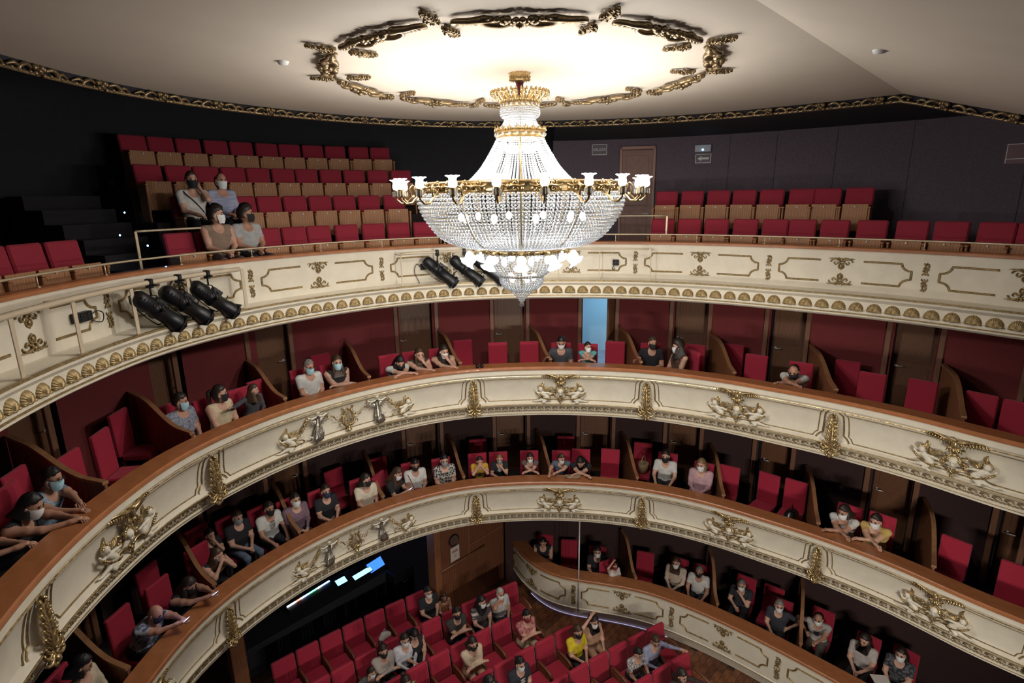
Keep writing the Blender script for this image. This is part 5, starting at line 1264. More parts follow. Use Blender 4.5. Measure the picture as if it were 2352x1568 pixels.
def hair_mesh(style, m, seed=0):
    r = np.random.default_rng(seed); nu, nv = 22, 18; v = []
    for i in range(nv+1):
        t = PI*i/nv; z = math.cos(t); rr = math.sin(t)
        for j in range(nu):
            a = 2*PI*j/nu; x, y = rr*math.cos(a), rr*math.sin(a)
            g = 1.17+.03*math.sin(5*a+3*z) if style in ('short','crop') else 1.22+.02*math.sin(6*a)
            if style == 'crop': g = 1.08
            if style in ('curly','longcurly'): g = 1.32+.12*math.sin(9*a+5*z*3)+.06*r.random()
            face = y > .08 and z < .60-.38*(1-y)        # open in front of the face
            low = z < (-.35 if style in ('short','crop','curly') else -2)
            X = np.array([x*.074*g, y*.094*g-.006, z*.118*g+.004])
            if style == 'fringe' and z > .35: X *= .80
            if (face and not (style in ('long','bob','longcurly') and z < .1 and abs(x) > .70*math.sqrt(max(1e-6,1-z*z)) and y < .70*math.sqrt(max(1e-6,1-z*z)))) or low: X = np.array([x*.05, y*.06-.015, max(z,-.4)*.085])
            elif style in ('long','bob','longcurly') and z < .1:
                d = {'long':.26,'bob':.10,'longcurly':.24}[style]; q = min(1, (.1-z)/1.1)
                ang = math.atan2(y, x); sn_ = math.sin(ang); u = min(1, max(0, (sn_+.35)/.55)); wv = (1+.10*math.sin(7*ang+9*q)) if style == 'longcurly' else 1.
                yb, yf = -.100-.055*q, .035+(.085*q if d > .2 else .02*q)
                X = np.array([(.088+.016*q)*wv*(math.cos(ang) if abs(math.cos(ang)) > .85 or sn_ < 0 else math.copysign(.85, x if x else 1)), yb+(yf-yb)*u, .0-d*q*(1-.12*u)])
            v.append(X)
    f = [(i*nu+j, (i+1)*nu+j, (i+1)*nu+(j+1) % nu, i*nu+(j+1) % nu) for i in range(nv) for j in range(nu)]
    b = MB().add(np.array(v), f)
    if style in ('bun','short') and style == 'bun': b.ell((0,-.10,.085),(.045,.045,.042),k=10,m=7)
    if style == 'pony': b.tube(_cr(np.array([(0,-.10,.06),(0,-.15,.02),(.01,-.14,-.10),(.02,-.12,-.2)]),4),np.interp(np.linspace(0,1,13),[0,.4,1],[.02,.036,.008]),8)
    return b.mesh('hair', m)
def mask_mesh(m):
    v = []; nu, nv = 12, 7
    for i in range(nv+1):
        q = i/nv; z = .008-.118*q
        for j in range(nu+1):
            a = (-72+144*j/nu)*PI/180*(1-.22*q*q); bul = .018*math.cos(a)*math.sin(PI*min(1,.15+q*.8))
            sx, sy = .080*(1-.22*q*q), .098*(1-.06*q); v.append((sx*math.sin(a), sy*math.cos(a)+bul-.002, z))
    k = nu+1; f = [(i*k+j, i*k+j+1, (i+1)*k+j+1, (i+1)*k+j) for i in range(nv) for j in range(nu)]
    b = MB().add(v, f)
    for s_ in (-1,1): b.tube([(s_*.074,.026,.0),(s_*.082,-.012,.02),(s_*.082,-.012,-.03),(s_*.066,.02,-.07)],.0025,4)
    return b.mesh('face_mask', m)
SK = {k: mat('skin_'+k, c, .55, noise=.06, nscale=30) for k, c in dict(fair=(.55,.31,.22), tan=(.42,.215,.14), ruddy=(.50,.25,.17)).items()}
HRM = {k: mat('hair_'+k, c, .5, noise=.4, nscale=60, stretch=(3,3,.6)) for k, c in dict(black=(.012,.010,.010), dark=(.028,.017,.012), brown=(.07,.035,.018), fair=(.26,.16,.075), grey=(.26,.23,.20), white=(.5,.46,.4), red=(.12,.01,.012)).items()}
MK = {k: mat('mask_'+k, c, .8) for k, c in dict(white=(.78,.78,.76), blue=(.42,.66,.74), black=(.012,.012,.014), grey=(.30,.30,.31), red=(.25,.02,.03), navy=(.03,.035,.07)).items()}
EYE = mat('eye_dark', (.02,.015,.012), .2); LIP = mat('lips', (.36,.12,.10), .5)
CL = {}
def cloth(c, kind=None, c2=None, sc=30):
    key = (tuple(c), kind, tuple(c2) if c2 else None, sc)
    if key not in CL:
        n = 'cloth_%d' % len(CL)
        if kind == 'stripe': CL[key] = mat(n, c, .85, color2=c2, kind='wave', nscale=sc, stretch=(.02,.02,1))
        elif kind == 'print': CL[key] = mat(n, c, .85, color2=c2, nscale=sc)
        elif kind == 'floral': CL[key] = mat(n, c, .85, color2=c2, kind='voronoi', nscale=sc)
        else: CL[key] = mat(n, c, .88, noise=.18, nscale=14, bump=.25, bscale=22)
    return CL[key]
WHITE=(.62,.60,.56); BLK=(.016,.015,.018); CREAMC=(.60,.50,.36); NAVY=(.025,.03,.055); GREY=(.13,.12,.13); JEAN=(.13,.17,.24)
def finger_tubes(b, Hh, d, sg, curl_=.5):
    """four fingers of unequal length and a thumb leaving the side of the palm"""
    up = np.array([0,0,1.]) if abs(d[2]) < .8 else np.array([0,1.,0]); sd = np.cross(d, up); sd /= np.linalg.norm(sd); dn = np.cross(sd, d)*(-1 if np.cross(sd, d)[2] > 0 else 1)
    for k, L in enumerate((.062,.074,.070,.054)):
        o = Hh+d*.085+sd*(k-1.5)*.0175
        p = [o-d*.02, o+d*L*.42+dn*.004, o+d*L*.78+dn*L*.30*curl_*1.6, o+d*L*.92+dn*L*.72*curl_*1.6]
        b.tube(p, [.0095,.009,.008,.006], 6, mi=3)
    o = Hh+d*.03+sd*(-sg)*.028
    b.tube([o-sd*(-sg)*.01, o+d*.03+sd*(-sg)*.022, o+d*.062+sd*(-sg)*.018+dn*.012], [.012,.0105,.008], 6, mi=3)
NPER = [0]
class PersonRec(tuple):
    def __new__(cls, ob, M, hands, sc, le): r = super().__new__(cls, (ob, M, hands, sc)); r.le = le; return r
def person(label, px, py, floor, pose='lap', shirt=BLK, sleeve='short', bottoms=BLK, leg='long', hair=('short','dark'), mask_='white', skin='fair', yaw=0., hy=0., hp=8., sc=1., base='box', build=1., kind=None, c2=None, psc=30, glasses=False, chair_=True, snap=None, sn=None, lift=0., neck=True, ds=0., dn=0.):
    """head centre seen at pixel (px,py) of the photograph, seated at its real place"""
    v, f, g, hc, le, hands = body(pose, build)
    yr = math.radians(-yaw); 
    if sc < .86 and base == 'box': lift = max(lift, 1.14-hc[2]*sc)
    floor0 = floor; floor = floor+lift; zh = floor+hc[2]*sc
    h = at_z(px, py, zh) if sn is None else P(sn[0], sn[1], zh)
    if base == 'box': s, n = to_sn(h); _, a = frame_at(s); fw = -a
    else: fw = np.array([0,-1.])
    if base == 'stalls': fw = np.array([math.sin(row_a(h[0]))*1., -math.cos(row_a(h[0]))])
    c, s_ = math.cos(yr), math.sin(yr); fw = np.array([fw[0]*c-fw[1]*s_, fw[0]*s_+fw[1]*c])
    o = h[:2]-fw*hc[1]*sc
    if snap is not None:
        x = o[0]; o = np.array([x, row_y(snap, x)-.27])
    if base == 'box':
        so, no = to_sn(o); lim = .82 if floor0 != FL0 else .9
        if floor0 == FL1: lim = .92
        if sn is not None: lim = None; o = P(sn[0], sn[1]-.04, 0)[:2]
        if lim and no < lim: o = P(so, lim, 0)[:2]
    if ds or dn:
        so, no = to_sn(o); o = P(so+ds, no+dn, 0)[:2]
    M = T(o[0], o[1], floor)@RZ(math.atan2(fw[1], fw[0])-PI/2)@Matrix.Scale(sc,4)
    sk = SK[skin]; sh = cloth(shirt, kind, c2, psc); bt = cloth(bottoms); shoe = cloth((.05,.045,.045))
    mats = [sh, sh if sleeve in ('short','long') else sk, sh if sleeve == 'long' else sk, sk, sk, bt, bt if leg == 'long' else sk, shoe, EYE, LIP, sk if (sleeve == 'none' or neck) else sh]
    b = MB(); b.add(v, f); b.m = [int(q) for q in g]
    # head
    R = rotm(math.radians(-hy), math.radians(hp)+le*.25); HM = np.eye(4); HM[:3,:3] = R*1.10; HM[:3,3] = hc
    b.add(HV, HF, HM, 4)
    for q in (-1,1):
        b.ell((q*.076,-.005,-.012),(.012,.02,.032),HM,4,k=8,m=6); b.ell((q*.029,.083,.016),(.0125,.008,.0075),HM,8,k=8,m=5)
        b.tube([(q*.046,.082,.038),(q*.016,.090,.035)],[.004,.005],5,HM,8)
    if mask_ is None: b.ell((0,.088,-.062),(.022,.010,.007),HM,9,k=8,m=5)
    for Hh, d, sg in hands: finger_tubes(b, Hh, d, sg)
    ob = b.build('person', mats, None, M); tag(ob, label, 'person')
    me = ob.data
    if hair: put('hair', hair_mesh(hair[0], HRM[hair[1]], NPER[0]), ob, Matrix(HM.tolist()))
    if mask_: put('face_mask', mask_mesh(MK[mask_]), ob, Matrix(HM.tolist()))
    if glasses:
        gb = MB()
        for q in (-1,1): gb.tube([(q*.032+.022*math.cos(t),.102,.014+.016*math.sin(t)) for t in np.linspace(0,2*PI,13)],.0028,4); gb.tube([(q*.054,.10,.018),(q*.08,.0,.02)],.0025,4)
        gb.tube([(-.01,.104,.016),(.01,.104,.016)],.0025,4).build('glasses', BLACKC, ob, Matrix(HM.tolist()))
    NPER[0] += 1
    if chair_ and base == 'box' and sn is None:
        cf = T(o[0],o[1],floor0)@RZ(math.atan2(fw[1],fw[0])-PI/2)
        chair('occupied red chair under '+' '.join(label.split()[:12]), cf@RZ(PI)@T(0,.02,0)); CHAIRPOS.append((np.array(o), floor0))
        if lift > .02:
            bc = thing('booster_cushion', 'dark cushion under '+' '.join(label.split()[:12]), 'cushion', T(o[0],o[1],floor0+.46)@RZ(math.atan2(fw[1],fw[0])-PI/2)); MB().box(-.19,.19,-.18,.2,0,lift+.43*sc-.46+.02,bev=.04).build('pad', DARKF, bc)
    return PersonRec(ob, M, hands, sc, le)
def held(name, lab, cat, pr_, hand, builder):
    """something in a hand: at the fingers of hand 0/1 (2: between both)"""
    ob, M, hands, sc = pr_
    h = (hands[0][0]+hands[0][1]*.10+hands[1][0]+hands[1][1]*.10)/2 if hand == 2 else hands[hand][0]+hands[hand][1]*.11
    t = thing(name, lab, cat, M@T(*h)); builder(t); return t
def b_phone(t):
    MB().box(-.037,.037,-.005,.005,-.075,.075,bev=.004,M=RX(-.9)).build('body', BLACK, t); MB().box(-.034,.034,-.0065,-.005,-.07,.07,M=RX(-.9)).build('screen', mat('phone_screen',(.5,.6,.9),.3,emit=(.45,.55,1.),estr=5.), t)
def chest(pr_, name, builder, m, build=1., dz=.0):
    """flat print or strap on the front of the clothes"""
    ob, M, hands, sc = pr_; le = pr_.le; c, s = math.cos(le), math.sin(le); k = .32+dz; y = .134*build
    b = MB(); builder(b); b.build(name, m, ob, T(0, y*c+k*s, .55+k*c-y*s)@RX(-le))
def pr_finger(b):
    for r in (.018,.034,.05,.066,.082): b.tube([(r*math.cos(a),-.02*(r/.08)**2-.001,r*1.25*math.sin(a)) for a in np.linspace(.2 if r > .03 else 0,2*PI-.2 if r > .03 else 2*PI,22)],.0045,4)
def pr_bars(b):
    for i,(w_,z) in enumerate(((.11,.05),(.07,.02),(.10,-.01),(.12,-.04),(.05,-.065))): b.box(-w_/2,w_/2,-.006,.003,z-.007,z+.007)
def pr_swirl(b):
    for x in (-.05,.0,.05): b.tube([(x+.022*math.cos(a),-.003,.01*x*20+.022*math.sin(a)) for a in np.linspace(0,5,12)],.006,4)
def pr_strap(b): b.tube(_cr(np.array([(.15,-.12,.19),(.11,-.02,.12),(.0,.004,.0),(-.09,-.012,-.12),(-.13,-.05,-.17)]),4),.011,6,flat=.5)
INKD = mat('dark_ink',(.05,.05,.055),.8); INKW = mat('white_ink',(.55,.52,.48),.8)
# ---- upper gallery
p_ = person('woman in a white blouse with a black strap touching her face, upper gallery', 447, 441, 9.145, 'cheek', WHITE, 'short', BLK, hair=('short','brown'), mask_='black', base='box', yaw=10, hp=2, sn=(-.91,ROWB))
chest(p_, 'bag_strap', pr_strap, BLACKC)
person('man in a pale blue striped shirt with a white mask, upper gallery', 520, 436, 9.145, 'lap', (.36,.38,.50), 'long', BLK, hair=('fringe','brown'), base='box', kind='stripe', c2=(.26,.28,.42), psc=40, skin='ruddy', hp=6, sn=(-.55,ROWB))
person('woman in a beige sleeveless top looking right, upper gallery front row', 516, 513, 8.60, 'lap', (.26,.18,.13), 'none', (.10,.06,.06), 'shorts', hair=('curly','dark'), hy=-48, yaw=8, hp=0, sn=(-1.03,ROWA))
person('person with curly hair in a pale grey tee and black mask, upper gallery front row', 588, 505, 8.60, 'lap', (.40,.40,.40), 'short', BLK, 'shorts', hair=('curly','dark'), mask_='black', hy=-48, skin='tan', hp=0, sn=(-.62,ROWA))
# ---- middle boxes
M2 = FL2
person('person half out of frame with forearms on the left end of the middle rail', -70, 1225, M2, 'railopen', BLK, 'none', hair=('long','dark'), mask_='white', skin='tan', hp=10, yaw=-8)
person('woman in black leaning on the middle rail with clasped hands', 88, 1150, M2, 'railopen', BLK, 'none', hair=('bob','black'), hp=14, skin='tan', yaw=-6, ds=-.1)
person('man with glasses and a blue patterned shirt leaning on the middle rail', 168, 1108, M2, 'railside', (.30,.38,.44), 'short', hair=('short','black'), mask_='blue', glasses=True, kind='print', c2=(.10,.15,.22), psc=22, skin='tan', yaw=-4, build=1.08, ds=.1, dn=.12)
person('grey haired woman in a speckled grey blue dress and blue mask', 414, 922, M2, 'lap', (.36,.38,.44), 'short', (.3,.32,.38), hair=('short','dark'), mask_='blue', kind='print', c2=(.10,.11,.16), psc=45, hy=-28, build=1.18, yaw=-5, skin='ruddy')
person('woman with a ponytail in a cream lace top and black mask', 505, 904, M2, 'lap', (.62,.50,.32), 'none', BLK, hair=('pony','dark'), mask_='black', hy=-38, yaw=-8, hp=2)
p_ = person('little girl in a grey cardigan with a headband', 614, 905, M2, 'reach', (.07,.065,.075), 'long', BLK, hair=('long','brown'), mask_=None, hy=-40, sc=.74, hp=2)
hc_ = body('reach')[3]; MB().tube([(.090*math.cos(a),.018+.02*math.sin(a),.01+.135*math.sin(a)) for a in np.linspace(0,PI,14)],.006,6).build('headband', WHITEP, p_[0], T(*hc_)@RZ(math.radians(40)))
person('older man in a white polo shirt and blue mask', 709, 842, M2, 'lap', WHITE, 'short', (.06,.05,.05), hair=('short','grey'), mask_='blue', glasses=True, skin='ruddy', build=1.22, hy=-10, hp=12)
person('woman in a black sleeveless top with arms crossed and blue mask', 774, 832, M2, 'cross', BLK, 'none', BLK, hair=('long','brown'), mask_='blue', hy=8, build=1.08)
person('woman with long black hair in a white shirt resting on the rail', 918, 832, M2, 'raillow', WHITE, 'short', BLK, hair=('long','black'), mask_='black', hp=26)
person('woman in a dark brown top with hand on cheek at the rail', 973, 822, M2, 'chinl', (.06,.035,.03), 'none', BLK, hair=('long','brown'), mask_=None, hp=6)
person('woman in a beige sleeveless top with a white mask at the rail', 1033, 822, M2, 'chinl', (.30,.22,.16), 'none', BLK, hair=('long','dark'), hy=-14)
p_ = person('man in a dark grey tee looking down at his hands beside the boy', 1289, 786, M2, 'gesture', (.055,.055,.065), 'short', BLK, hair=('short','black'), skin='tan', hp=26)
held('camera', 'small black camera in the hands of the man in dark grey', 'camera', p_, 0, lambda t: (MB().box(-.06,.06,-.03,.03,-.04,.04,bev=.01).build('body', BLACK, t), MB().lathe([(0,.0),(.03,0),(.03,.06),(.026,.06),(.0,.05)],14,RX(-PI/2)).build('lens', BLACKC, t)))
person('boy in a turquoise tee leaning on the middle rail', 1350, 806, M2, 'rail', (.13,.42,.42), 'short', BLK, hair=('short','dark'), hy=-30, sc=.78, hp=0)
person('bearded man in a black tee and dark mask gesturing', 1482, 786, M2, 'gesture', BLK, 'short', JEAN, hair=('short','brown'), mask_='black', skin='ruddy', hy=-22, yaw=-8, ds=.12)
person('woman with long curly hair turned toward the man in black', 1557, 796, M2, 'lap', (.14,.06,.035), 'none', BLK, hair=('longcurly','dark'), kind='print', c2=(.03,.018,.016), psc=24, yaw=50, hy=30, skin='fair')
person('bald man in a white tee with folded arms on the rail', 1823, 852, M2, 'raillow', WHITE, 'short', BLK, hair=('fringe','dark'), mask_='black', skin='tan', hp=22, build=1.08)
# ---- lower boxes
M1 = FL1
person('person with dark hair in a cream top at the bottom left', 188, 1528, M1, 'lap', CREAMC, 'long', BLK, hair=('bob','black'), mask_=None, hy=-25, hp=20)
p_ = person('bald man in a floral shirt lit by his phone', 357, 1408, M1, 'phonerail', (.42,.44,.50), 'short', BLK, hair=None, mask_='navy', skin='ruddy', kind='floral', c2=(.10,.12,.18), psc=16, build=1.16, hp=18)
held('phone', 'phone glowing in the hands of the bald man', 'phone', p_, 2, b_phone)
l_ = bpy.data.lights.new('phone_glow','POINT'); l_.energy = .5; l_.color = (.4,.5,1.); l_.shadow_soft_size = .04
hh = p_[1]@Vector(((p_[2][0][0]+p_[2][1][0])/2+np.array([0,-.02,.16])).tolist()); put('phone_glow', l_, None, T(*hh))
p_ = person('woman with long hair in black holding a phone over the rail', 433, 1362, M1, 'phonerail', BLK, 'none', BLK, hair=('long','dark'), mask_='black', skin='tan', hp=18, ds=.12)
held('phone', 'phone in the hands of the woman in black', 'phone', p_, 2, b_phone)
person('girl with long hair resting her cheeks in both hands', 499, 1275, M1, 'hands_face', BLK, 'none', BLK, hair=('long','brown'), hy=-22, sc=.92, hp=4)
person('child in the dark with a hand over the mouth', 482, 1228, M1, 'mouth', BLK, 'short', BLK, hair=('short','dark'), mask_=None, sc=.88, hp=2)
person('man in a black shirt and jeans with a grey mask', 545, 1186, M1, 'lap', BLK, 'short', JEAN, hair=('crop','brown'), mask_='grey', hp=16, build=1.05)
p_ = person('man in a white tee with a round printed pattern and black mask', 618, 1167, M1, 'knees', WHITE, 'short', BLK, 'shorts', hair=('short','dark'), mask_='black', kind=None, build=1.05, hp=4, skin='tan')
chest(p_, 'shirt_print', pr_finger, INKD, 1.05)
person('man in a mauve checked shirt with a white mask', 678, 1147, M1, 'lap', (.24,.15,.19), 'long', BLK, 'shorts', hair=('short','dark'), build=1.14, kind='print', c2=(.15,.09,.12), psc=60, hp=4)
person('woman in a black tee with a dark mask and pendant', 748, 1127, M1, 'lap', BLK, 'short', (.25,.13,.09), hair=('short','dark'), mask_='navy', hp=2)
person('woman with a dark bob in a cream shirt looking right', 850, 1111, M1, 'lap', (.66,.58,.44), 'short', CREAMC, hair=('bob','dark'), mask_='black', hy=-40, hp=4)
p_ = person('woman in black bending over a phone toward the man in white', 916, 1091, M1, 'phone', BLK, 'short', BLK, hair=('long','brown'), yaw=-38, hp=22)
held('phone', 'phone held by the woman bending beside the man in white', 'phone', p_, 2, b_phone)
p_ = person('bearded man in a white shirt with a red cross-body bag', 953, 1066, M1, 'lap', WHITE, 'short', (.4,.36,.3), hair=('crop','black'), mask_='black', skin='tan', hp=22, build=1.06)
held('crossbody_bag', 'small red cross-body bag on the bearded man in white', 'bag', p_, 0, lambda t: (MB().box(-.10,.10,-.045,.045,-.01,.12,bev=.03,M=T(.05,0,.06)@RY(-.3)).build('pouch', mat('bag_red',(.20,.03,.03),.6), t), MB().tube([(.13,0,.15),(.17,-.10,.32),(.20,-.2,.42)],.01,6).build('strap', mat('bag_red',(.20,.03,.03),.6), t)))
person('woman in a black and white floral shirt with a pale mask', 1021, 1057, M1, 'lap', (.45,.42,.38), 'short', BLK, hair=('short','black'), mask_='grey', kind='floral', c2=(.012,.012,.014), psc=26, build=1.08)
p_ = person('boy in a yellow tee covering his face with both hands', 1102, 1061, M1, 'hands_face', (.62,.36,.035), 'short', BLK, hair=('short','dark'), mask_=None, sc=.80, hp=6)
chest(p_, 'shirt_print', pr_bars, INKD, dz=-.06)
p_ = person('fair haired boy in a black printed tee', 1149, 1062, M1, 'elbow', BLK, 'short', BLK, hair=('crop','fair'), mask_='grey', sc=.80)
chest(p_, 'shirt_print', pr_bars, INKW, dz=.03)
person('girl in a mauve grey tee with crossed arms on the rail', 1219, 1066, M1, 'rail', (.15,.10,.105), 'short', BLK, hair=('bob','dark'), sc=.80, hp=8)
person('boy in a blue grey tee leaning toward the dark haired woman', 1290, 1066, M1, 'railside', (.11,.13,.18), 'short', BLK, hair=('short','brown'), sc=.84, hy=-34, hp=18)
person('woman with long dark hair in a black tee on the lower rail', 1334, 1061, M1, 'raillow', BLK, 'short', BLK, hair=('long','black'), mask_=None, hy=20, hp=28)
person('woman in a loose white top and black mask with a hair bun', 1529, 1047, M1, 'knees', WHITE, 'short', BLK, hair=('bun','dark'), mask_='black', hp=6)
person('fair haired woman in a pale pink sweater and white mask', 1611, 1067, M1, 'lap', (.50,.30,.33), 'long', (.5,.3,.33), hair=('bob','fair'), build=1.14, hy=10)
person('woman in a white tee with folded arms on the lower rail', 1932, 1187, M1, 'rail', WHITE, 'short', BLK, hair=('bob','dark'), skin='tan', hy=22, hp=14)
person('man in a yellow speckled tee and white mask on the lower rail', 2012, 1196, M1, 'rail', (.62,.42,.13), 'short', BLK, hair=('short','dark'), hp=10, hy=10, kind=None, build=1.06)
# ---- stalls boxes
M0 = FL0
p_ = person('woman in a black strap top with a phone at the curved box end', 1247, 1245, M0, 'phone', BLK, 'none', BLK, hair=('short','black'), mask_=None, hp=16, yaw=8)
held('phone', 'phone in the hands of the woman at the curved box end', 'phone', p_, 2, b_phone)
person('woman in a black buttoned dress with a white mask', 1372, 1266, M0, 'lap', BLK, 'short', BLK, 'shorts', hair=('bob','dark'), hy=-6)
person('little girl in a white tee with a red mask reaching up', 1412, 1299, M0, 'raise', WHITE, 'short', BLK, hair=('bob','red'), mask_='red', sc=.68, yaw=-40)
person('woman in a cream cardigan over a wine top', 1553, 1291, M0, 'lap', (.58,.46,.36), 'long', BLK, hair=('long','brown'), yaw=6)
person('man in a white short sleeved shirt and dark mask', 1606, 1311, M0, 'knees', WHITE, 'short', BLK, hair=('crop','grey'), mask_='black', skin='tan', build=1.05, hp=10)
person('grey haired man in a dark tee with one hand on his arm', 1703, 1342, M0, 'elbow', (.03,.028,.034), 'short', BLK, hair=('crop','grey'), hy=-8)
person('person in a dark grey shirt in the shadow of the stalls box', 1790, 1390, M0, 'hipl', (.035,.035,.045), 'short', BLK, hair=('short','grey'), hy=-16)
p_ = person('bald man in a white tee with a hand on the stalls rail', 1880, 1420, M0, 'hip', (.46,.42,.38), 'short', (.10,.08,.07), hair=('fringe','dark'), hp=10, skin='tan')
chest(p_, 'shirt_print', pr_bars, INKD)
person('woman with long curly hair in a pale tee, stalls box', 1986, 1470, M0, 'lap', (.46,.41,.38), 'short', BLK, hair=('longcurly','dark'), mask_=None, hp=10, hy=10)
person('person in a dark printed tee at the right end of the stalls box', 2070, 1502, M0, 'lap', (.02,.02,.026), 'short', BLK, hair=('bob','dark'), hp=6, kind='floral', c2=(.10,.10,.11), psc=20)
# ---- stalls
def stall(label, px, py, row, pose='lap', **k): return person(label, px, py, 0., pose, base='stalls', snap=row, **k)
stall('man in a black tee with a white mask beside the girl in orange', 931, 1322, 0, 'lap', shirt=BLK, hair=('short','dark'), build=1.05)
stall('small girl in an orange top', 957, 1327, 0, 'lap', shirt=(.42,.17,.07), sleeve='none', hair=('bob','brown'), mask_=None, sc=.72)
stall('woman in black with striped sleeves and a black mask', 776, 1402, 1, 'cross', shirt=(.02,.018,.022), sleeve='long', kind='stripe', c2=(.35,.30,.27), psc=5, hair=('bun','dark'), mask_='black')
stall('boy in a grey tee with a white mask beside the woman in stripes', 737, 1434, 1, 'reach', shirt=(.10,.085,.08), hair=('short','dark'), sc=.80, hy=-24)
stall('man in a white long sleeved shirt and white mask', 872, 1421, 1, 'lap', shirt=(.56,.56,.60), sleeve='long', hair=('short','dark'), build=1.08)
stall('woman in black with a black bob looking down', 925, 1436, 1, 'lap', shirt=BLK, sleeve='none', hair=('bob','black'), mask_=None, hp=34)
stall('woman in a floral dress with a yellow bag', 816, 1461, 2, 'lap', shirt=(.42,.26,.14), kind='floral', c2=(.06,.03,.025), psc=18, hair=('bun','dark'), mask_='black', bottoms=(.40,.25,.12))
p_ = stall('bald man in a black printed tee at the left of the stalls', 644, 1470, 2, 'lap', shirt=BLK, hair=None, skin='ruddy', build=1.1, leg='shorts', hp=10)
chest(p_, 'shirt_print', pr_swirl, INKW, 1.1)
stall('little girl in a blue dress beside the bald man', 681, 1476, 2, 'reach', shirt=(.10,.11,.22), hair=('bob','brown'), sc=.76, mask_=None, bottoms=(.10,.11,.22), hy=-12)
p_ = stall('bald man in a white tee looking at a glowing phone', 745, 1517, 3, 'phone', shirt=WHITE, hair=('fringe','dark'), mask_='grey', hp=28, yaw=20)
held('phone', 'glowing phone of the bald man in the white tee', 'phone', p_, 2, b_phone)
stall('woman in a white hooded top with short dark hair', 772, 1495, 3, 'lap', shirt=WHITE, sleeve='long', bottoms=WHITE, hair=('short','dark'), mask_='grey', hp=30)
stall('woman with long dark hair turned to the man in navy', 857, 1522, 3, 'lap', shirt=(.45,.38,.32), sleeve='long', hair=('long','black'), hy=-35)
stall('man in a navy dotted shirt with a black mask', 901, 1491, 3, 'lap', shirt=(.022,.025,.045), kind='floral', c2=(.09,.09,.12), psc=40, hair=('short','dark'), mask_='black', build=1.15, skin='ruddy')
stall('woman in a loose cream blouse with a dark bob', 1016, 1426, 2, 'cross', shirt=(.60,.46,.33), sleeve='long', bottoms=(.5,.28,.18), hair=('bob','dark'), mask_='black', build=1.1)
stall('man in a dark tee and sunglasses with crossed arms', 1056, 1412, 1, 'cross', shirt=(.045,.04,.038), hair=('short','black'), mask_='black', build=1.1, glasses=True)
stall('woman in a striped tee with a white mask', 1114, 1387, 1, 'lap', shirt=(.55,.48,.40), kind='stripe', c2=(.06,.045,.05), psc=14, sleeve='short', hair=('long','black'), hy=-25)
stall('older man in a pale grey tee with a hand at his neck', 1159, 1368, 1, 'neck', shirt=(.50,.48,.46), hair=('crop','white'), skin='ruddy', build=1.08)
stall('man in a red and white plaid shirt', 1214, 1416, 2, 'cross', shirt=(.50,.24,.22), kind='print', c2=(.26,.03,.04), psc=26, bottoms=(.5,.40,.28), hair=('short','black'), mask_='red', build=1.05)
p_ = stall('man in a navy printed tee with a white mask', 1123, 1472, 3, 'lap', shirt=(.022,.022,.035), hair=('short','black'), build=1.12)
chest(p_, 'shirt_print', pr_bars, INKW, 1.12)
stall('person in black seen from above in the fourth row', 1067, 1522, 3, 'lap', shirt=BLK, hair=('short','black'), mask_='black', hy=-40, hp=16)
stall('blond child in a white shirt in the stalls', 1181, 1532, 4, 'lap', shirt=(.55,.55,.57), hair=('crop','white'), sc=.82)
stall('girl with long black hair in a black top and white mask', 1218, 1515, 4, 'lap', shirt=BLK, hair=('long','black'), sc=.9)
stall('woman in a bright yellow blouse with a black mask', 1329, 1451, 3, 'lap', shirt=(.66,.50,.02), hair=('bob','brown'), mask_='black')
stall('woman in a pink slip dress raising a hand to her hair', 1371, 1431, 3, 'raise', shirt=(.46,.27,.17), sleeve='none', bottoms=(.46,.27,.17), leg='shorts', hair=('longcurly','dark'), skin='fair')
stall('boy in a white tee with a wavy dark print', 1453, 1492, 4, 'knees', shirt=(.55,.53,.50), kind='print', c2=(.08,.07,.09), psc=22, hair=('short','black'), mask_=None, sc=.9, hp=22)
stall('man in a pale blue shirt stretching one arm out', 1526, 1482, 4, 'reachl', shirt=(.30,.31,.44), sleeve='long', hair=('short','brown'), mask_=None, hp=24, glasses=True, hy=30)
stall('person in dark clothes at the lower edge of the stalls', 1560, 1548, 5, 'reachl', shirt=(.05,.03,.03), sleeve='long', hair=('bob','dark'), mask_=None)
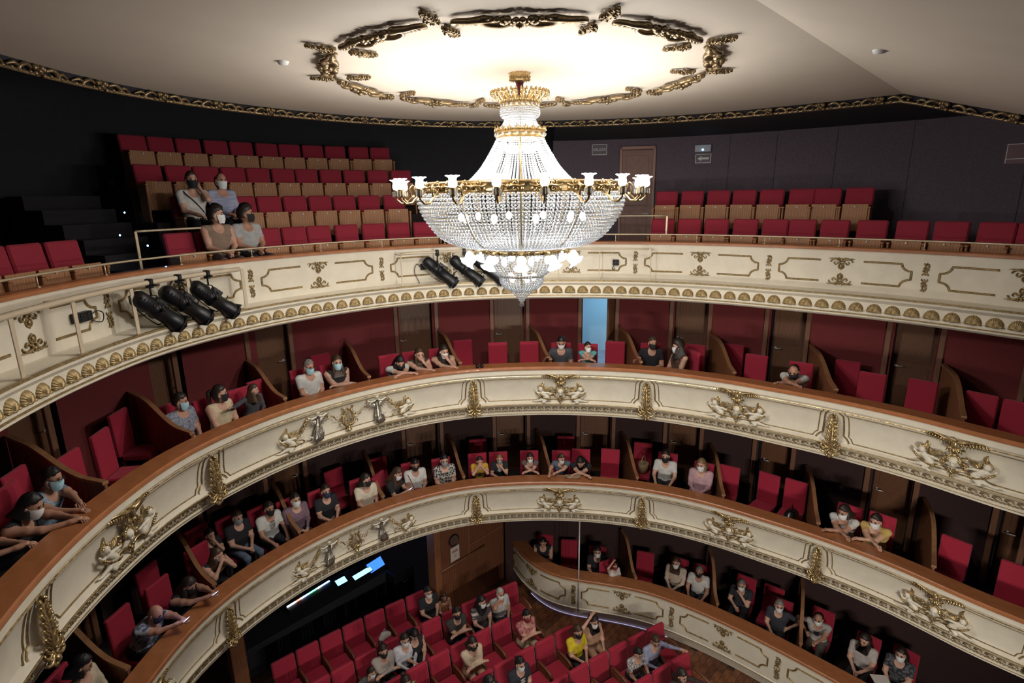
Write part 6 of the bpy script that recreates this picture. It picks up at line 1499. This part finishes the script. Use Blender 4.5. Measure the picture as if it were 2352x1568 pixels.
# ================================================================ small belongings
def belongings():
    def on_seat(px, py, fl, z):
        p = at_z(px, py, fl+z); return p
    p = on_seat(1477, 1082, M1, .48); t = thing('straw_basket', 'woven straw basket with a round handle on a lower box chair', 'basket', T(p[0],p[1],M1+.46))
    MB().lathe([(0,0),(.10,0),(.115,.12),(.125,.24),(.118,.24),(.10,.01)],16).build('body', mat('straw',(.46,.33,.19),.8,kind='wave',color2=(.30,.20,.10),nscale=20), t)
    MB().tube([(.085*math.cos(a),0,.26+.13*math.sin(a)+.03) for a in np.linspace(-.5,PI+.5,16)],.008,6).build('handle', mat('straw',(.46,.33,.19)), t)
    def bag(lab, px, py, fl, z, r, m, base=None):
        p = at_z(px, py, fl+z); t = thing('bag', lab, 'bag', T(p[0],p[1],fl+base if base is not None else fl+z-r[2]))
        v, f = sdf_mesh([((-r[0]*.6,0,r[2]*.5),(r[0]*.6,0,r[2]*.5),r[2]*.5,r[2]*.45),((-r[0]*.3,0,r[2]*.9),(r[0]*.3,.02,r[2]*.85),r[2]*.5,r[2]*.4)],.03,.06)
        MB().add(v,f).build('body', m, t); MB().tube([(-r[0]*.3,0,r[2]*1.2),(-.02,0,r[2]*1.75),(r[0]*.3,0,r[2]*1.2)],.01,6).build('strap', m, t)
    bag('shiny black bag on a lower box chair below the eagle relief', 1818, 1182, M1, .62, (.26,.1,.22), mat('black_leather',(.012,.012,.015),.25), .46)
    bag('wine red backpack on the stalls box chair behind the pole', 1308, 1312, M0, .62, (.2,.1,.2), mat('wine_nylon',(.07,.012,.018),.5), .46)
    q = at_z(832,1394,.55); sx_, sy_, _k = min((c for c in STALL if c[2] == 0), key=lambda c: abs(c[0]-q[0]))
    t = thing('bag', 'white plastic bag on a back row stalls seat', 'bag', T(sx_,sy_-.28,.465)); v, f = sdf_mesh([((-.1,0,.06),(.1,0,.06),.07,.06),((-.04,0,.13),(.05,.02,.12),.07,.05)],.025,.05); WB = mat('white_bag',(.62,.58,.54),.6); MB().add(v,f).build('body', WB, t); MB().tube([(-.05,0,.18),(0,0,.26),(.05,0,.17)],.01,6).build('handle', WB, t)
    p = at_z(1316, 1098, M1+.97); t = thing('folded_jacket', 'folded beige jacket lying on the lower rail', 'jacket', PM(to_sn(p)[0], .36, M1+.862))
    v, f = sdf_mesh([((-.16,0,.03),(.14,.02,.035),.035,.04),((-.10,-.05,.03),(.12,-.04,.03),.035,.03)],.02,.03); MB().add(v,f).build('cloth', mat('beige_wool',(.30,.20,.12),.9,noise=.3,nscale=40), t)
    p = at_z(1100, 838, M2+.93); t = thing('binoculars', 'small black binoculars on the middle rail', 'binoculars', PM(to_sn(p)[0], .12, M2+.905))
    MB().lathe([(0,0),(.03,0),(.036,.06),(.028,.11),(0,.11)],12,T(-.045,0,.036)@RX(PI/2)).build('barrel', BLACK, t); MB().lathe([(0,0),(.03,0),(.036,.06),(.028,.11),(0,.11)],12,T(.045,0,.036)@RX(PI/2)).tube([(-.03,-.04,.04),(.03,-.04,.04)],.012,6).build('barrel', BLACK, t)
    p = at_z(2022, 1556, M0+.94); t = thing('programme_sheet', 'white programme sheet on the stalls rail', 'paper', T(p[0],p[1],1.209)@RZ(.6)); MB().box(-.10,.10,-.14,.14,0,.004).build('sheet', mat('paper',(.62,.56,.50)), t)
belongings()
# ================================================================ empty chairs of the boxes
C2 = [(45,1078,-10),(170,1037,-10),(247,985,-22),(288,940,-24),(598,872,-8),(655,857,-10),(735,812,-5),(870,815,-8),(943,803,0),(1010,800,0),(1063,782,0),(1143,787,0),(1215,785,0),(1413,785,0),(1595,792,4),(1627,802,0),(1685,792,0),(1738,816,0),(1947,830,0),(2005,858,0),(2120,875,0),(2255,905,0),(2345,925,0)]
C1 = [(265,1385,-12),(345,1300,-10),(430,1242,-10),(770,1078,-8),(870,1052,-4),(900,1076,-6),(1097,1010,0),(1300,1003,0),(1402,1033,0),(1477,1018,0),(1675,1072,0),(1762,1088,8),(1827,1105,4),(2195,1240,0),(2340,1300,0)]
def free_spot(q, fl): return all(f != fl or np.hypot(*(np.array(c)-q)) > .43 for c, f in CHAIRPOS)
nc = 0
for L, fl, nm in ((C2, FL2, 'middle'), (C1, FL1, 'lower')):
    for i,(px,py,yw) in enumerate(L):
        p = at_z(px, py, fl+1.10); s, n = to_sn(p); n = min(n, 2.0)
        if not free_spot(P(s,n-.22,0)[:2], fl): continue
        CHAIRPOS.append((P(s,n-.22,0)[:2], fl))
        chair('empty red upholstered chair in the %s boxes, %s from the left' % (nm, ORD[i]), PM(s, n-.22, fl, math.radians(-yw)))
C0 = [(1308,1242),(1482,1270),(1593,1292),(1778,1350)]
for i,(px,py) in enumerate(C0):
    p = at_z(px, py, FL0+1.10); s, n = to_sn(p); pq = P(s,n-.22,0)[:2]
    if not free_spot(pq, FL0): continue
    CHAIRPOS.append((pq, FL0))
    chair('empty red upholstered chair in the stalls boxes, %s from the left' % ORD[i], PM(s, n-.22, FL0))
